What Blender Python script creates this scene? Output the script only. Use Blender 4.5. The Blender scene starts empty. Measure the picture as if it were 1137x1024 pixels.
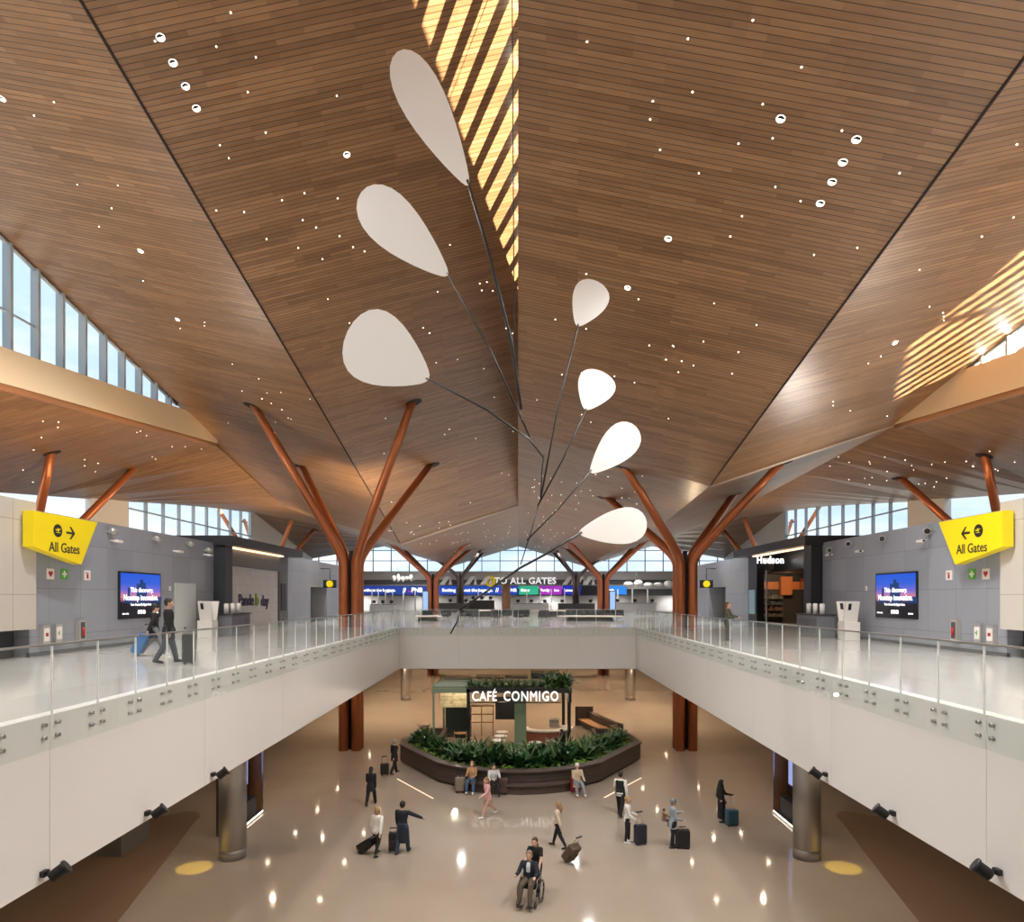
import bpy, bmesh, math, random
from mathutils import Vector, Matrix, noise
random.seed(7)
SC = bpy.context.scene
COL = SC.collection
F = 758.0; CX = 575.3; CY = 664.0; EYE = 8.7; UP = 6.9     # lens in pixels, eye height, upper floor height
PI = math.pi
R = math.radians

def P(px, py, d):
    """the point at depth d that the photo shows at pixel px, py"""
    return Vector(((px-CX)*d/F, d, EYE-(py-CY)*d/F))
def floor_at(px, py, z=0.0):
    d = (EYE-z)*F/(py-CY)
    return Vector(((px-CX)*d/F, d, z))

# ------------------------------------------------------------------ materials
MATS = {}
def srgb(r, g, b):
    f = lambda c: c/12.92 if c <= 0.04045 else ((c+0.055)/1.055)**2.4
    return (f(r/255), f(g/255), f(b/255))
def mat(name, col=(.8,.8,.8), rough=.5, metal=0.0, emit=0.0, ecol=None, bump=0.0, bscale=40.0, var=0.0, vscale=8.0, coat=0.0, spec=None, nolight=False):
    if name in MATS: return MATS[name]
    m = bpy.data.materials.new(name); m.use_nodes = True
    nt = m.node_tree; b = nt.nodes['Principled BSDF']
    b.inputs['Base Color'].default_value = (*col, 1)
    b.inputs['Roughness'].default_value = rough
    b.inputs['Metallic'].default_value = metal
    if coat: b.inputs['Coat Weight'].default_value = coat; b.inputs['Coat Roughness'].default_value = .05
    if spec is not None: b.inputs['Specular IOR Level'].default_value = spec
    if emit:
        b.inputs['Emission Color'].default_value = (*(ecol or col), 1)
        b.inputs['Emission Strength'].default_value = emit
    if var or bump:
        tc = nt.nodes.new('ShaderNodeTexCoord')
        n = nt.nodes.new('ShaderNodeTexNoise'); n.inputs['Scale'].default_value = vscale; n.inputs['Detail'].default_value = 4
        nt.links.new(tc.outputs['Object'], n.inputs['Vector'])
        if var:
            mx = nt.nodes.new('ShaderNodeMix'); mx.data_type = 'RGBA'
            mx.inputs[6].default_value = (*[c*(1-var) for c in col], 1); mx.inputs[7].default_value = (*[min(1,c*(1+var)) for c in col], 1)
            nt.links.new(n.outputs['Fac'], mx.inputs[0]); nt.links.new(mx.outputs[2], b.inputs['Base Color'])
        if bump:
            n2 = nt.nodes.new('ShaderNodeTexNoise'); n2.inputs['Scale'].default_value = bscale
            nt.links.new(tc.outputs['Object'], n2.inputs['Vector'])
            bp = nt.nodes.new('ShaderNodeBump'); bp.inputs['Strength'].default_value = bump; bp.inputs['Distance'].default_value = .02
            nt.links.new(n2.outputs['Fac'], bp.inputs['Height']); nt.links.new(bp.outputs['Normal'], b.inputs['Normal'])
    if nolight: m.cycles.emission_sampling = 'NONE'
    MATS[name] = m
    return m

def brick_mat(name, c1, c2, mortar, bw, rh, ms, rough=.4, axes=None, rot=0.0, offset=.5, grain=0.25, panel=None, metal=0.0, bumpy=0.0, spec=None, groove=0):
    """boards, tiles or panels laid on object coordinates; axes = which coordinates run along and across the boards"""
    if name in MATS: return MATS[name]
    m = bpy.data.materials.new(name); m.use_nodes = True
    nt = m.node_tree; L = nt.links.new; b = nt.nodes['Principled BSDF']
    tc = nt.nodes.new('ShaderNodeTexCoord'); src = tc.outputs['Object']
    if axes:
        sp = nt.nodes.new('ShaderNodeSeparateXYZ'); cb = nt.nodes.new('ShaderNodeCombineXYZ')
        L(src, sp.inputs[0]); L(sp.outputs[axes[0]], cb.inputs[0]); L(sp.outputs[axes[1]], cb.inputs[1]); src = cb.outputs[0]
    mp = nt.nodes.new('ShaderNodeMapping'); mp.inputs['Rotation'].default_value = (0, 0, rot); L(src, mp.inputs['Vector'])
    br = nt.nodes.new('ShaderNodeTexBrick'); br.offset = offset; br.offset_frequency = 2; br.squash = 1
    br.inputs['Scale'].default_value = 1; br.inputs['Brick Width'].default_value = bw; br.inputs['Row Height'].default_value = rh
    br.inputs['Mortar Size'].default_value = ms; br.inputs['Mortar Smooth'].default_value = .1; br.inputs['Bias'].default_value = 0
    br.inputs['Color1'].default_value = (*c1,1); br.inputs['Color2'].default_value = (*c2,1); br.inputs['Mortar'].default_value = (*mortar,1)
    L(mp.outputs[0], br.inputs['Vector'])
    out = br.outputs['Color']
    if groove:     # dark shadow gap between boards, along the boards only
        gb = nt.nodes.new('ShaderNodeTexBrick'); gb.offset = .5
        gb.inputs['Scale'].default_value = 1; gb.inputs['Brick Width'].default_value = 4000; gb.inputs['Row Height'].default_value = rh; gb.inputs['Mortar Size'].default_value = groove; gb.inputs['Mortar Smooth'].default_value = .2
        gb.inputs['Color1'].default_value = (1,1,1,1); gb.inputs['Color2'].default_value = (1,1,1,1); gb.inputs['Mortar'].default_value = (.09,.065,.05,1)
        sh = nt.nodes.new('ShaderNodeVectorMath'); sh.operation = 'ADD'; sh.inputs[1].default_value = (1777,0,0); L(mp.outputs[0], sh.inputs[0]); L(sh.outputs[0], gb.inputs['Vector'])
        mx = nt.nodes.new('ShaderNodeMix'); mx.data_type = 'RGBA'; mx.blend_type = 'MULTIPLY'; mx.inputs[0].default_value = 1
        L(out, mx.inputs[6]); L(gb.outputs['Color'], mx.inputs[7]); out = mx.outputs[2]
    if panel:      # larger boards that share one tone
        b2 = nt.nodes.new('ShaderNodeTexBrick'); b2.offset = .37
        b2.inputs['Scale'].default_value = 1; b2.inputs['Brick Width'].default_value = panel[0]; b2.inputs['Row Height'].default_value = panel[1]; b2.inputs['Mortar Size'].default_value = 0
        b2.inputs['Color1'].default_value = (*[panel[2]]*3,1); b2.inputs['Color2'].default_value = (*[panel[3]]*3,1)
        L(mp.outputs[0], b2.inputs['Vector'])
        mx = nt.nodes.new('ShaderNodeMix'); mx.data_type = 'RGBA'; mx.blend_type = 'MULTIPLY'; mx.inputs[0].default_value = 1
        L(out, mx.inputs[6]); L(b2.outputs['Color'], mx.inputs[7]); out = mx.outputs[2]
    if grain:
        m2 = nt.nodes.new('ShaderNodeMapping'); m2.inputs['Scale'].default_value = (.6, 14, 6); L(mp.outputs[0], m2.inputs['Vector'])
        nz = nt.nodes.new('ShaderNodeTexNoise'); nz.inputs['Scale'].default_value = 1; nz.inputs['Detail'].default_value = 5
        L(m2.outputs[0], nz.inputs['Vector'])
        cr = nt.nodes.new('ShaderNodeMapRange'); cr.inputs['From Min'].default_value = .25; cr.inputs['From Max'].default_value = .75
        cr.inputs['To Min'].default_value = 1-grain; cr.inputs['To Max'].default_value = 1+grain; L(nz.outputs['Fac'], cr.inputs['Value'])
        mx = nt.nodes.new('ShaderNodeMix'); mx.data_type = 'RGBA'; mx.blend_type = 'MULTIPLY'; mx.inputs[0].default_value = 1
        L(out, mx.inputs[6]); L(cr.outputs[0], mx.inputs[7]); out = mx.outputs[2]
    L(out, b.inputs['Base Color'])
    b.inputs['Roughness'].default_value = rough; b.inputs['Metallic'].default_value = metal
    if spec is not None: b.inputs['Specular IOR Level'].default_value = spec
    if bumpy:
        bp = nt.nodes.new('ShaderNodeBump'); bp.invert = True; bp.inputs['Strength'].default_value = bumpy; bp.inputs['Distance'].default_value = .02
        L(br.outputs['Fac'], bp.inputs['Height']); L(bp.outputs['Normal'], b.inputs['Normal'])
    MATS[name] = m
    return m

def glass_mat(name, tint, refl=.08, rough=0.02, haze=0.0):
    if name in MATS: return MATS[name]
    m = bpy.data.materials.new(name); m.use_nodes = True
    nt = m.node_tree; L = nt.links.new
    nt.nodes.remove(nt.nodes['Principled BSDF']); out = nt.nodes['Material Output']
    t = nt.nodes.new('ShaderNodeBsdfTransparent'); t.inputs[0].default_value = (*tint,1)
    g = nt.nodes.new('ShaderNodeBsdfGlossy'); g.inputs['Roughness'].default_value = rough; g.inputs['Color'].default_value = (.95,1,.98,1)
    lw = nt.nodes.new('ShaderNodeLayerWeight'); lw.inputs['Blend'].default_value = .5
    pw = nt.nodes.new('ShaderNodeMath'); pw.operation = 'POWER'; pw.inputs[1].default_value = 5; L(lw.outputs['Facing'], pw.inputs[0])
    mp = nt.nodes.new('ShaderNodeMath'); mp.operation = 'MULTIPLY_ADD'; mp.inputs[1].default_value = .45; mp.inputs[2].default_value = refl; L(pw.outputs[0], mp.inputs[0])
    cl = nt.nodes.new('ShaderNodeClamp'); L(mp.outputs[0], cl.inputs[0]); cl.inputs['Max'].default_value = .5
    mx = nt.nodes.new('ShaderNodeMixShader'); L(cl.outputs[0], mx.inputs[0]); L(t.outputs[0], mx.inputs[1]); L(g.outputs[0], mx.inputs[2])
    fin = mx.outputs[0]
    if haze:
        d = nt.nodes.new('ShaderNodeBsdfDiffuse'); d.inputs[0].default_value = (.85,.95,.93,1)
        m2 = nt.nodes.new('ShaderNodeMixShader'); m2.inputs[0].default_value = haze
        L(fin, m2.inputs[1]); L(d.outputs[0], m2.inputs[2]); fin = m2.outputs[0]
    L(fin, out.inputs['Surface'])
    MATS[name] = m
    return m

# ------------------------------------------------------------------ mesh builder
class MB:
    def __init__(s): s.bm = bmesh.new()
    def face(s, pts):
        return s.bm.faces.new([s.bm.verts.new(p) for p in pts])
    def box(s, x0, x1, y0, y1, z0, z1, bev=0.0, M=None):
        t = bmesh.new()
        bmesh.ops.create_cube(t, size=1)
        for v in t.verts:
            v.co = Vector(((x0+x1)/2+v.co.x*(x1-x0), (y0+y1)/2+v.co.y*(y1-y0), (z0+z1)/2+v.co.z*(z1-z0)))
        if bev: bmesh.ops.bevel(t, geom=t.edges[:], offset=bev, segments=2, affect='EDGES', profile=.6)
        s.merge(t, M); return s
    def merge(s, t, M=None):
        if M is not None: bmesh.ops.transform(t, matrix=M, verts=t.verts[:])
        me = bpy.data.meshes.new('t'); t.to_mesh(me); t.free(); s.bm.from_mesh(me); bpy.data.meshes.remove(me)
    def prism(s, poly, z0, z1, M=None):
        """closed prism over an xy outline"""
        t = bmesh.new()
        a = [t.verts.new((p[0], p[1], z0)) for p in poly]; b = [t.verts.new((p[0], p[1], z1)) for p in poly]
        n = len(poly)
        t.faces.new(a[::-1]); t.faces.new(b)
        for i in range(n): t.faces.new((a[i], a[(i+1)%n], b[(i+1)%n], b[i]))
        bmesh.ops.recalc_face_normals(t, faces=t.faces[:])
        s.merge(t, M); return s
    def band(s, outer, inner, z0, z1):
        """closed ring wall between two outlines of equal length (open ended strip)"""
        n = len(outer)
        rows = [[s.bm.verts.new((p[0],p[1],z)) for p in pl] for pl, z in ((outer,z0),(outer,z1),(inner,z1),(inner,z0))]
        fs = []
        for i in range(n-1):
            for k in range(4):
                a, b = rows[k], rows[(k+1)%4]
                fs.append(s.bm.faces.new((a[i], a[i+1], b[i+1], b[i])))
        fs.append(s.bm.faces.new([r[0] for r in rows])); fs.append(s.bm.faces.new([r[-1] for r in rows][::-1]))
        bmesh.ops.recalc_face_normals(s.bm, faces=fs)
        return s
    def tube(s, pts, rad, seg=10, cap=True, sx=1.0):
        """swept round bar through pts; rad one number or one per point"""
        pts = [Vector(p) for p in pts]; n = len(pts)
        rs = rad if isinstance(rad, (list, tuple)) else [rad]*n
        prev = None; rings = []
        for i, p in enumerate(pts):
            t = (pts[min(i+1,n-1)]-pts[max(i-1,0)])
            if t.length < 1e-9: t = Vector((0,0,1))
            t.normalize()
            if prev is None:
                u = t.orthogonal().normalized() if abs(t.z) < .99 else Vector((1,0,0))
            else:
                u = prev-t*prev.dot(t)
                u = u.normalized() if u.length > 1e-6 else t.orthogonal().normalized()
            prev = u; w = t.cross(u)
            rings.append([s.bm.verts.new(p+(u*math.cos(2*PI*k/seg)*sx+w*math.sin(2*PI*k/seg))*rs[i]) for k in range(seg)])
        for a, b in zip(rings, rings[1:]):
            for k in range(seg):
                f = s.bm.faces.new((a[k], a[(k+1)%seg], b[(k+1)%seg], b[k])); f.smooth = True
        if cap:
            s.bm.faces.new(rings[0][::-1]); s.bm.faces.new(rings[-1])
        return s
    def lathe(s, prof, c=(0,0,0), seg=24, sx=1, sy=1):
        """profile [(r,z)...] spun about z at c"""
        rings = []
        for r, z in prof:
            rings.append([s.bm.verts.new((c[0]+r*sx*math.cos(2*PI*k/seg), c[1]+r*sy*math.sin(2*PI*k/seg), c[2]+z)) for k in range(seg)])
        fs = []
        for a, b in zip(rings, rings[1:]):
            for k in range(seg):
                f = s.bm.faces.new((a[k], a[(k+1)%seg], b[(k+1)%seg], b[k])); fs.append(f); f.smooth = True
        fs.append(s.bm.faces.new(rings[0][::-1])); fs.append(s.bm.faces.new(rings[-1]))
        return s
    def ball(s, c, r, sc=(1,1,1), u=14, v=9, M=None):
        t = bmesh.new(); bmesh.ops.create_uvsphere(t, u_segments=u, v_segments=v, radius=r)
        mm = Matrix.Translation(c) @ (M or Matrix.Identity(4)) @ Matrix.Diagonal((*sc,1))
        for f in t.faces: f.smooth = True
        s.merge(t, mm); return s
    def build(s, name, m, parent=None, smooth=False):
        me = bpy.data.meshes.new(name); s.bm.to_mesh(me); s.bm.free()
        if smooth:
            for p in me.polygons: p.use_smooth = True
        o = bpy.data.objects.new(name, me)
        if m: me.materials.append(m)
        COL.objects.link(o)
        if parent: o.parent = parent
        return o
def tag(o, label, cat, group=None, kind=None):
    o['label'] = label; o['category'] = cat
    if group: o['group'] = group
    if kind: o['kind'] = kind
    return o
def thing(name, label, cat, loc=(0,0,0), rz=0.0, group=None):
    o = bpy.data.objects.new(name, None); COL.objects.link(o)
    o.location = loc; o.rotation_euler = (0,0,rz); o.empty_display_size = .1
    return tag(o, label, cat, group)
def struct(o):
    o['kind'] = 'structure'; return o
def dup(root, loc=None, rz=None, label=None, group=None):
    r = root.copy(); COL.objects.link(r)
    if loc is not None: r.location = loc
    if rz is not None: r.rotation_euler = (0,0,rz)
    if label: r['label'] = label
    if group: r['group'] = group
    for ch in list(root.children):
        c = ch.copy(); COL.objects.link(c); c.parent = r
        for g in list(ch.children):
            d = g.copy(); COL.objects.link(d); d.parent = c
    return r
FRONT = Matrix(((1,0,0),(0,0,-1),(0,1,0))).to_4x4()     # reads towards the camera
LEFTW = Matrix(((0,0,1),(1,0,0),(0,1,0))).to_4x4()      # on a wall that faces right
RIGHTW = Matrix(((0,0,-1),(-1,0,0),(0,1,0))).to_4x4()   # on a wall that faces left
def text(name, body, size, m, loc, face=FRONT, parent=None, bold=0.0, ext=.01, align='CENTER', wx=1.0, shear=0.0, gap=1.0):
    cu = bpy.data.curves.new(name, 'FONT'); cu.body = body; cu.size = size; cu.align_x = align; cu.align_y = 'CENTER'
    cu.extrude = ext; cu.bevel_depth = bold; cu.bevel_resolution = 0; cu.resolution_u = 3; cu.space_character = gap; cu.shear = shear
    t = bpy.data.objects.new('t', cu)
    me = bpy.data.meshes.new_from_object(t); me.name = name
    bpy.data.objects.remove(t); bpy.data.curves.remove(cu)
    me.transform(Matrix.Translation(loc) @ face @ Matrix.Diagonal((wx,1,1,1)))
    me.materials.clear(); me.materials.append(m)
    o = bpy.data.objects.new(name, me); COL.objects.link(o)
    if parent: o.parent = parent
    return o
def lerp(tab, d):
    if d <= tab[0][0]: 
        (a, b), (c, e) = tab[0], tab[1]
    elif d >= tab[-1][0]:
        (a, b), (c, e) = tab[-2], tab[-1]
    else:
        for (a, b), (c, e) in zip(tab, tab[1:]):
            if a <= d <= c: break
    return b+(e-b)*(d-a)/(c-a)

# palette
WK = dict(bw=1.9, rh=.155, ms=0, rough=.4, spec=.6, offset=.37, grain=.16, panel=(5.4,.62,.86,1.1), groove=.009)
WOOD_L = brick_mat('wood_slats_warm', srgb(152,115,80), srgb(126,92,61), (0,0,0), rot=R(-5), **WK)
WOOD_R = brick_mat('wood_slats_warm_mirrored', srgb(152,115,80), srgb(126,92,61), (0,0,0), rot=R(5), **WK)
WHITE = mat('white_paint', srgb(236,234,230), .45)
CREAM = mat('cream_paint', srgb(228,208,176), .5)
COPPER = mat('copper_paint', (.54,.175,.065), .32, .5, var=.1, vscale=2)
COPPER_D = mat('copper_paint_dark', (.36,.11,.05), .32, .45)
STEEL = mat('stainless', (.55,.54,.53), .28, .9)
BLACK = mat('black_metal', (.012,.012,.013), .4)
CHAR = mat('charcoal_panel', (.035,.038,.045), .4)
GLASS = glass_mat('balustrade_glass', (.98,.995,.99), refl=.02, haze=.02)
PANE = glass_mat('window_glass', (.94,.97,.985), refl=.04)
MULL = mat('mullion_blue_grey', srgb(176,190,200), .4)
DARKGREY = mat('dark_grey', (.05,.052,.056), .45)
LIT = mat('lamp_lens', (1,.95,.85), .3, emit=7.0, ecol=(1,.9,.74), nolight=True)
# ------------------------------------------------------------------ roof
LR0 = [(-6,29.2),(55.6,16.27),(98,16.1)]
LV  = [(-6,26.3),(55.75,13.1),(98,13.2)]
L19 = [(-6,28.2),(25.3,22.1),(55.6,16.2),(98,16.1)]
RR0 = [(-6,25.7),(34.0,17.0),(55.6,16.27),(98,16.1)]
RV  = [(-6,23.1),(34.2,14.3),(44,13.7),(98,13.2)]
R19 = [(-6,25.1),(34.2,17.5),(56,16.6),(98,16.1)]
LLI = [(-6,13.6),(25.3,16.7),(42.7,18.5),(55.6,16.2),(98,16.1)]
RRI = [(-6,13.4),(25.9,16.75),(34.2,17.5),(56,16.6),(98,16.1)]
OUT = [(-6,12.3),(20,12.9),(39.3,14.76),(51.6,15.98),(67.4,17.7),(75.5,18.4),(98,14.3)]
EDGE = 29.8
def roof_z(x, d):
    s = -1 if x < 0 else 1; a = abs(x)
    if s < 0: t = (LR0, LV, L19, LLI)
    else: t = (RR0, RV, R19, RRI)
    if a < 9.6: return lerp(t[0],d)+(lerp(t[1],d)-lerp(t[0],d))*a/9.6
    if a < 19.2: return lerp(t[1],d)+(lerp(t[2],d)-lerp(t[1],d))*(a-9.6)/9.6
    return lerp(t[3],d)+(lerp(OUT,d)-lerp(t[3],d))*(a-19.2)/(EDGE-19.2)
def roof_strip(xa, ta, xb, tb, m, d0=-6, d1=98):
    ds = sorted({d0, d1} | {k for k, _ in ta+tb if d0 < k < d1} | {round(d0+i*4.0,2) for i in range(1,60) if d0+i*4.0 < d1-1})
    b = MB(); TH = .45
    lo = [(b.bm.verts.new((xa,d,lerp(ta,d))), b.bm.verts.new((xb,d,lerp(tb,d)))) for d in ds]
    hi = [(b.bm.verts.new((xa,d,lerp(ta,d)+TH)), b.bm.verts.new((xb,d,lerp(tb,d)+TH))) for d in ds]
    for i in range(len(ds)-1):
        (p,q),(r,s) = lo[i],lo[i+1]; (P1,Q1),(R1,S1) = hi[i],hi[i+1]
        for f in ((p,q,s,r),(P1,R1,S1,Q1),(p,r,R1,P1),(q,Q1,S1,s)): b.bm.faces.new(f)
    b.bm.faces.new((lo[0][0],hi[0][0],hi[0][1],lo[0][1])); b.bm.faces.new((lo[-1][0],lo[-1][1],hi[-1][1],hi[-1][0]))
    bmesh.ops.recalc_face_normals(b.bm, faces=b.bm.faces[:])
    return struct(b.build('ceiling', m))
roof_strip(-9.6, LV, .02, LR0, WOOD_L)
roof_strip(-19.2, L19, -9.6, LV, WOOD_R)
roof_strip(0, RR0, 9.6, RV, WOOD_R)
roof_strip(9.6, RV, 19.2, R19, WOOD_L)
roof_strip(-EDGE, OUT, -19.2, LLI, WOOD_L)
roof_strip(19.2, RRI, EDGE, OUT, WOOD_R)

# shadow gaps along the valleys, pale tubes painting the window sheen on the two cross folds
gap = mat('dark_shadow_gap', (.02,.012,.008), .8)
for x, t, d1 in ((-9.6,LV,55.4),(9.6,RV,34)):
    b = MB(); ds = [4+i*(d1-4)/20 for i in range(21)]
    b.tube([(x,d,lerp(t,d)-.0) for d in ds], .04, 4)
    struct(b.build('trim_1', gap))
fold_sheen = mat('painted_fold_sheen', srgb(205,190,172), .28)
b = MB(); b.tube([(-9.55,55.7,13.12),(-.03,55.6,16.28)], .14, 10); struct(b.build('trim_sheen', fold_sheen))
b = MB(); b.tube([(9.65,34.3,14.34),(19.15,34.25,17.5)], .1, 10); struct(b.build('trim_sheen', fold_sheen))

# step at the central ridge: unseen boarding below, tapered to shape the sun stripes from the clerestory
def step_h(d): return max(0.0, (29.8-d)*.066)
b = MB(); ds = [-6+i*2 for i in range(31)] + [55.6]
lo = []; hi = []
for d in ds:
    lo.append((d, lerp(RR0,d)-.02)); hi.append((d, lerp(LR0,d)-step_h(d)))
for i in range(len(ds)-1):
    for x0, x1 in ((.04,.16),):
        a0,a1,b0,b1 = lo[i],lo[i+1],hi[i],hi[i+1]
        v = [(x,y,z) for x in (x0,x1) for y,z in (a0,a1,b1,b0)]
        vs = [b.bm.verts.new(p) for p in v]
        b.bm.faces.new(vs[:4]); b.bm.faces.new(vs[4:][::-1])
        if i == 0: pass
bmesh.ops.recalc_face_normals(b.bm, faces=b.bm.faces[:])
struct(b.build('wall_ridge', WOOD_R))
b = MB(); d = -5.0
while d < 29:
    h = step_h(d); z = lerp(LR0,d)
    b.box(.03,.17,d-.17,d+.17, z-h-.15, z+.05)
    d += 1.45
for i in range(17):
    d0, d1 = -6+i*2.1, -6+(i+1)*2.1
    b.tube([(.1,d0,lerp(LR0,d0)-step_h(d0)),(.1,d1,lerp(LR0,d1)-step_h(d1))], .04, 6)
struct(b.build('window_1', MULL))
b = MB()
for i in range(17):
    d0, d1 = -6+i*2.1, min(29.5,-6+(i+1)*2.1)
    b.face([(.07,d0,lerp(LR0,d0)-step_h(d0)),(.07,d1,lerp(LR0,d1)-step_h(d1)),(.07,d1,lerp(LR0,d1)),(.07,d0,lerp(LR0,d0))])
struct(b.build('window_1', PANE))

# side clerestories over the cream beams
def beam_top(s, d): return (17.9-.107*(25.3-d)) if s < 0 else (18.0-.12*(25.9-d) if d > 25.9 else 18.0+.1*(25.9-d) if d > 14.8 else 19.11+.32*(14.8-d))  # height added on the right, out of view, to trim the sun patch
for s, top, inn, d1, first in ((-1,L19,LLI,42.7,25.55),(1,R19,RRI,34.2,25.0)):
    b = MB(); ds = [-6+i*(d1+6)/24 for i in range(25)]
    prev = None
    for d in ds:
        zt = min(beam_top(s,d), lerp(top,d)-.02); zb = min(lerp(inn,d)-.12, zt-.02)
        ring = [b.bm.verts.new((s*x,d,z)) for x,z in ((18.8,zb),(18.8,zt),(19.5,zt),(19.5,zb))]
        if prev:
            for k in range(4): b.bm.faces.new((prev[k],prev[(k+1)%4],ring[(k+1)%4],ring[k]))
        else: b.bm.faces.new(ring)
        prev = ring
    b.bm.faces.new(prev[::-1]); bmesh.ops.recalc_face_normals(b.bm, faces=b.bm.faces[:])
    struct(b.build('trim_3', CREAM))
    b = MB()                                              # brown soffit edge under the beam
    b.tube([(s*19.0,d,min(lerp(inn,d)-.12, lerp(top,d)-.04)-.06) for d in ds], .22, 4)
    struct(b.build('trim_4', mat('brown_soffit', srgb(150,105,70), .5)))
    b = MB(); g = MB(); d = first-1.47*20
    end = 38.2 if s < 0 else 29.6
    while d < end:
        zt = lerp(top,d)-.02; zb = beam_top(s,d)-.1
        if zt > zb+.1: b.box(s*19.1-.16,s*19.1+.16,d-.07,d+.07,zb,zt)
        d += 1.47
    for k in range(20):
        a, c = -6+k*(end+6)/20, -6+(k+1)*(end+6)/20
        b.tube([(s*19.1,a,lerp(top,a)-.1),(s*19.1,c,lerp(top,c)-.1)], .08, 4)
        b.tube([(s*19.1,a,beam_top(s,a)),(s*19.1,c,beam_top(s,c))], .08, 4)
        if lerp(top,c)-.1 > 19.5 and beam_top(s,c) < 19.3 and c < (28.6 if s < 0 else 20): b.tube([(s*19.1,a,19.4),(s*19.1,c,19.4)], .05, 4)
        g.face([(s*19.15,a,beam_top(s,a)),(s*19.15,c,min(beam_top(s,c),lerp(top,c))),(s*19.15,c,lerp(top,c)),(s*19.15,a,lerp(top,a))])
    dk = MB(); dk.tube([(s*18.98,-5+k*(end+5)/20,lerp(top,-5+k*(end+5)/20)-.02) for k in range(21)], .05, 5); struct(dk.build('trim_1', gap))
    struct(b.build('window_2' if s < 0 else 'window_3', MULL)); struct(g.build('window_2' if s < 0 else 'window_3', PANE))

# ------------------------------------------------------------------ outer glazing and solid cladding
for s in (-1,1):
    n = 'window_4' if s < 0 else 'window_5'
    b = MB(); g = MB(); c = MB()
    d = 51.6
    while d < 76:
        b.box(s*29.6-.13, s*29.6+.13, d-.07, d+.07, 6.9, lerp(OUT,d)+.1); d += 2.65
    for k in range(8):
        a, e = 51.6+k*3.0, 51.6+(k+1)*3.0
        b.tube([(s*29.55,a,15.5),(s*29.55,e,15.5)], .08, 4); b.tube([(s*29.55,a,13.0),(s*29.55,e,13.0)], .06, 4)
        g.face([(s*29.7,a,6.9),(s*29.7,e,6.9),(s*29.7,e,lerp(OUT,e)+.2),(s*29.7,a,lerp(OUT,a)+.2)])
    g.face([(s*29.7,12,6.9),(s*29.7,47.2,6.9),(s*29.7,47.2,lerp(OUT,47.2)+.2),(s*29.7,39.3,lerp(OUT,39.3)+.2),(s*29.7,12,lerp(OUT,12)+.2)])
    c.box(s*29.7-.25, s*29.7+.25, 47.2, 51.6, 6.9, 16.1)
    c.box(s*29.7-.25, s*29.7+.25, -6, 12, 6.9, 12.6)
    c.prism([(75.6,6.9),(98,6.9),(98,14.35),(75.6,18.45)], s*29.7-.2, s*29.7+.2, Matrix(((0,0,1,0),(1,0,0,0),(0,1,0,0),(0,0,0,1))))
    struct(b.build(n, MULL)); struct(g.build(n, PANE)); struct(c.build('wall_cladding', WHITE))

# end glazing above the far concourse
b = MB(); g = MB()
FARM = mat('far_mullion', srgb(70,84,98), .5)
x = -28.6
while x < 29.5:
    b.box(x-.05,x+.05,97.8,98.05,11.9,roof_z(x,97.9)+.1); x += 2.6
for z in (12.3,14.0,15.5):
    b.box(-29.8,29.8,97.85,98.0,z-.05,z+.05)
xs = [-29.8,-19.2,-9.6,0,9.6,19.2,29.8]
for x0, x1 in zip(xs, xs[1:]):
    g.face([(x0,98,6.9),(x1,98,6.9),(x1,98,lerp((LV if abs(x1)==9.6 else OUT if abs(x1)>20 else LR0),98)+.2),(x0,98,lerp((LV if abs(x0)==9.6 else OUT if abs(x0)>20 else LR0),98)+.2)])
struct(b.build('window_6', FARM)); struct(g.build('window_6', PANE))

# back wall behind the viewer
b = MB()
bx_ = [-30,-19.2,-9.6,-.03,.03,9.6,19.2,30]; bz_ = [12.5,28.3,26.4,29.3,25.8,23.2,25.2,12.5]
b.prism([(-30,0),(30,0)]+[(x,z) for x,z in zip(bx_[::-1],bz_[::-1])], 0, .4, Matrix.Translation((0,-6,0))@FRONT)
struct(b.build('wall_back', WHITE))

# ------------------------------------------------------------------ floors
def terrazzo(name, base, rough, joint, jw):
    m = brick_mat(name, base, [c*.97 for c in base], [c*joint for c in base], 3.0, 3.0, jw, rough=rough, offset=0, grain=0, spec=.55)
    nt = m.node_tree; b = nt.nodes['Principled BSDF']
    src = b.inputs['Base Color'].links[0].from_socket
    tc = nt.nodes.new('ShaderNodeTexCoord'); n = nt.nodes.new('ShaderNodeTexNoise'); n.inputs['Scale'].default_value = .5; n.inputs['Detail'].default_value = 8
    nt.links.new(tc.outputs['Object'], n.inputs['Vector'])
    mr = nt.nodes.new('ShaderNodeMapRange'); mr.inputs['To Min'].default_value = .88; mr.inputs['To Max'].default_value = 1.1; nt.links.new(n.outputs['Fac'], mr.inputs['Value'])
    mx = nt.nodes.new('ShaderNodeMix'); mx.data_type = 'RGBA'; mx.blend_type = 'MULTIPLY'; mx.inputs[0].default_value = 1
    nt.links.new(src, mx.inputs[6]); nt.links.new(mr.outputs[0], mx.inputs[7]); nt.links.new(mx.outputs[2], b.inputs['Base Color'])
    return m
T_LOW = terrazzo('beige_terrazzo', srgb(166,152,137), .07, .93, .006)
T_UP = terrazzo('white_terrazzo', srgb(212,208,204), .1, .92, .008)
VX = 7.2; VD = 41.6
b = MB(); b.box(-30,30,-6,98,-.3,0); struct(b.build('floor', T_LOW))
b = MB()
b.box(-30,-VX-.2,-6,98,UP-.08,UP); b.box(VX+.2,30,-6,98,UP-.08,UP); b.box(-VX-.2,VX+.2,VD+.2,98,UP-.08,UP); b.box(-VX,VX,-6,.4,UP-.08,UP)
struct(b.build('floor', T_UP))
SOF = mat('soffit_white', srgb(225,214,200), .6)
b = MB()
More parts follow.
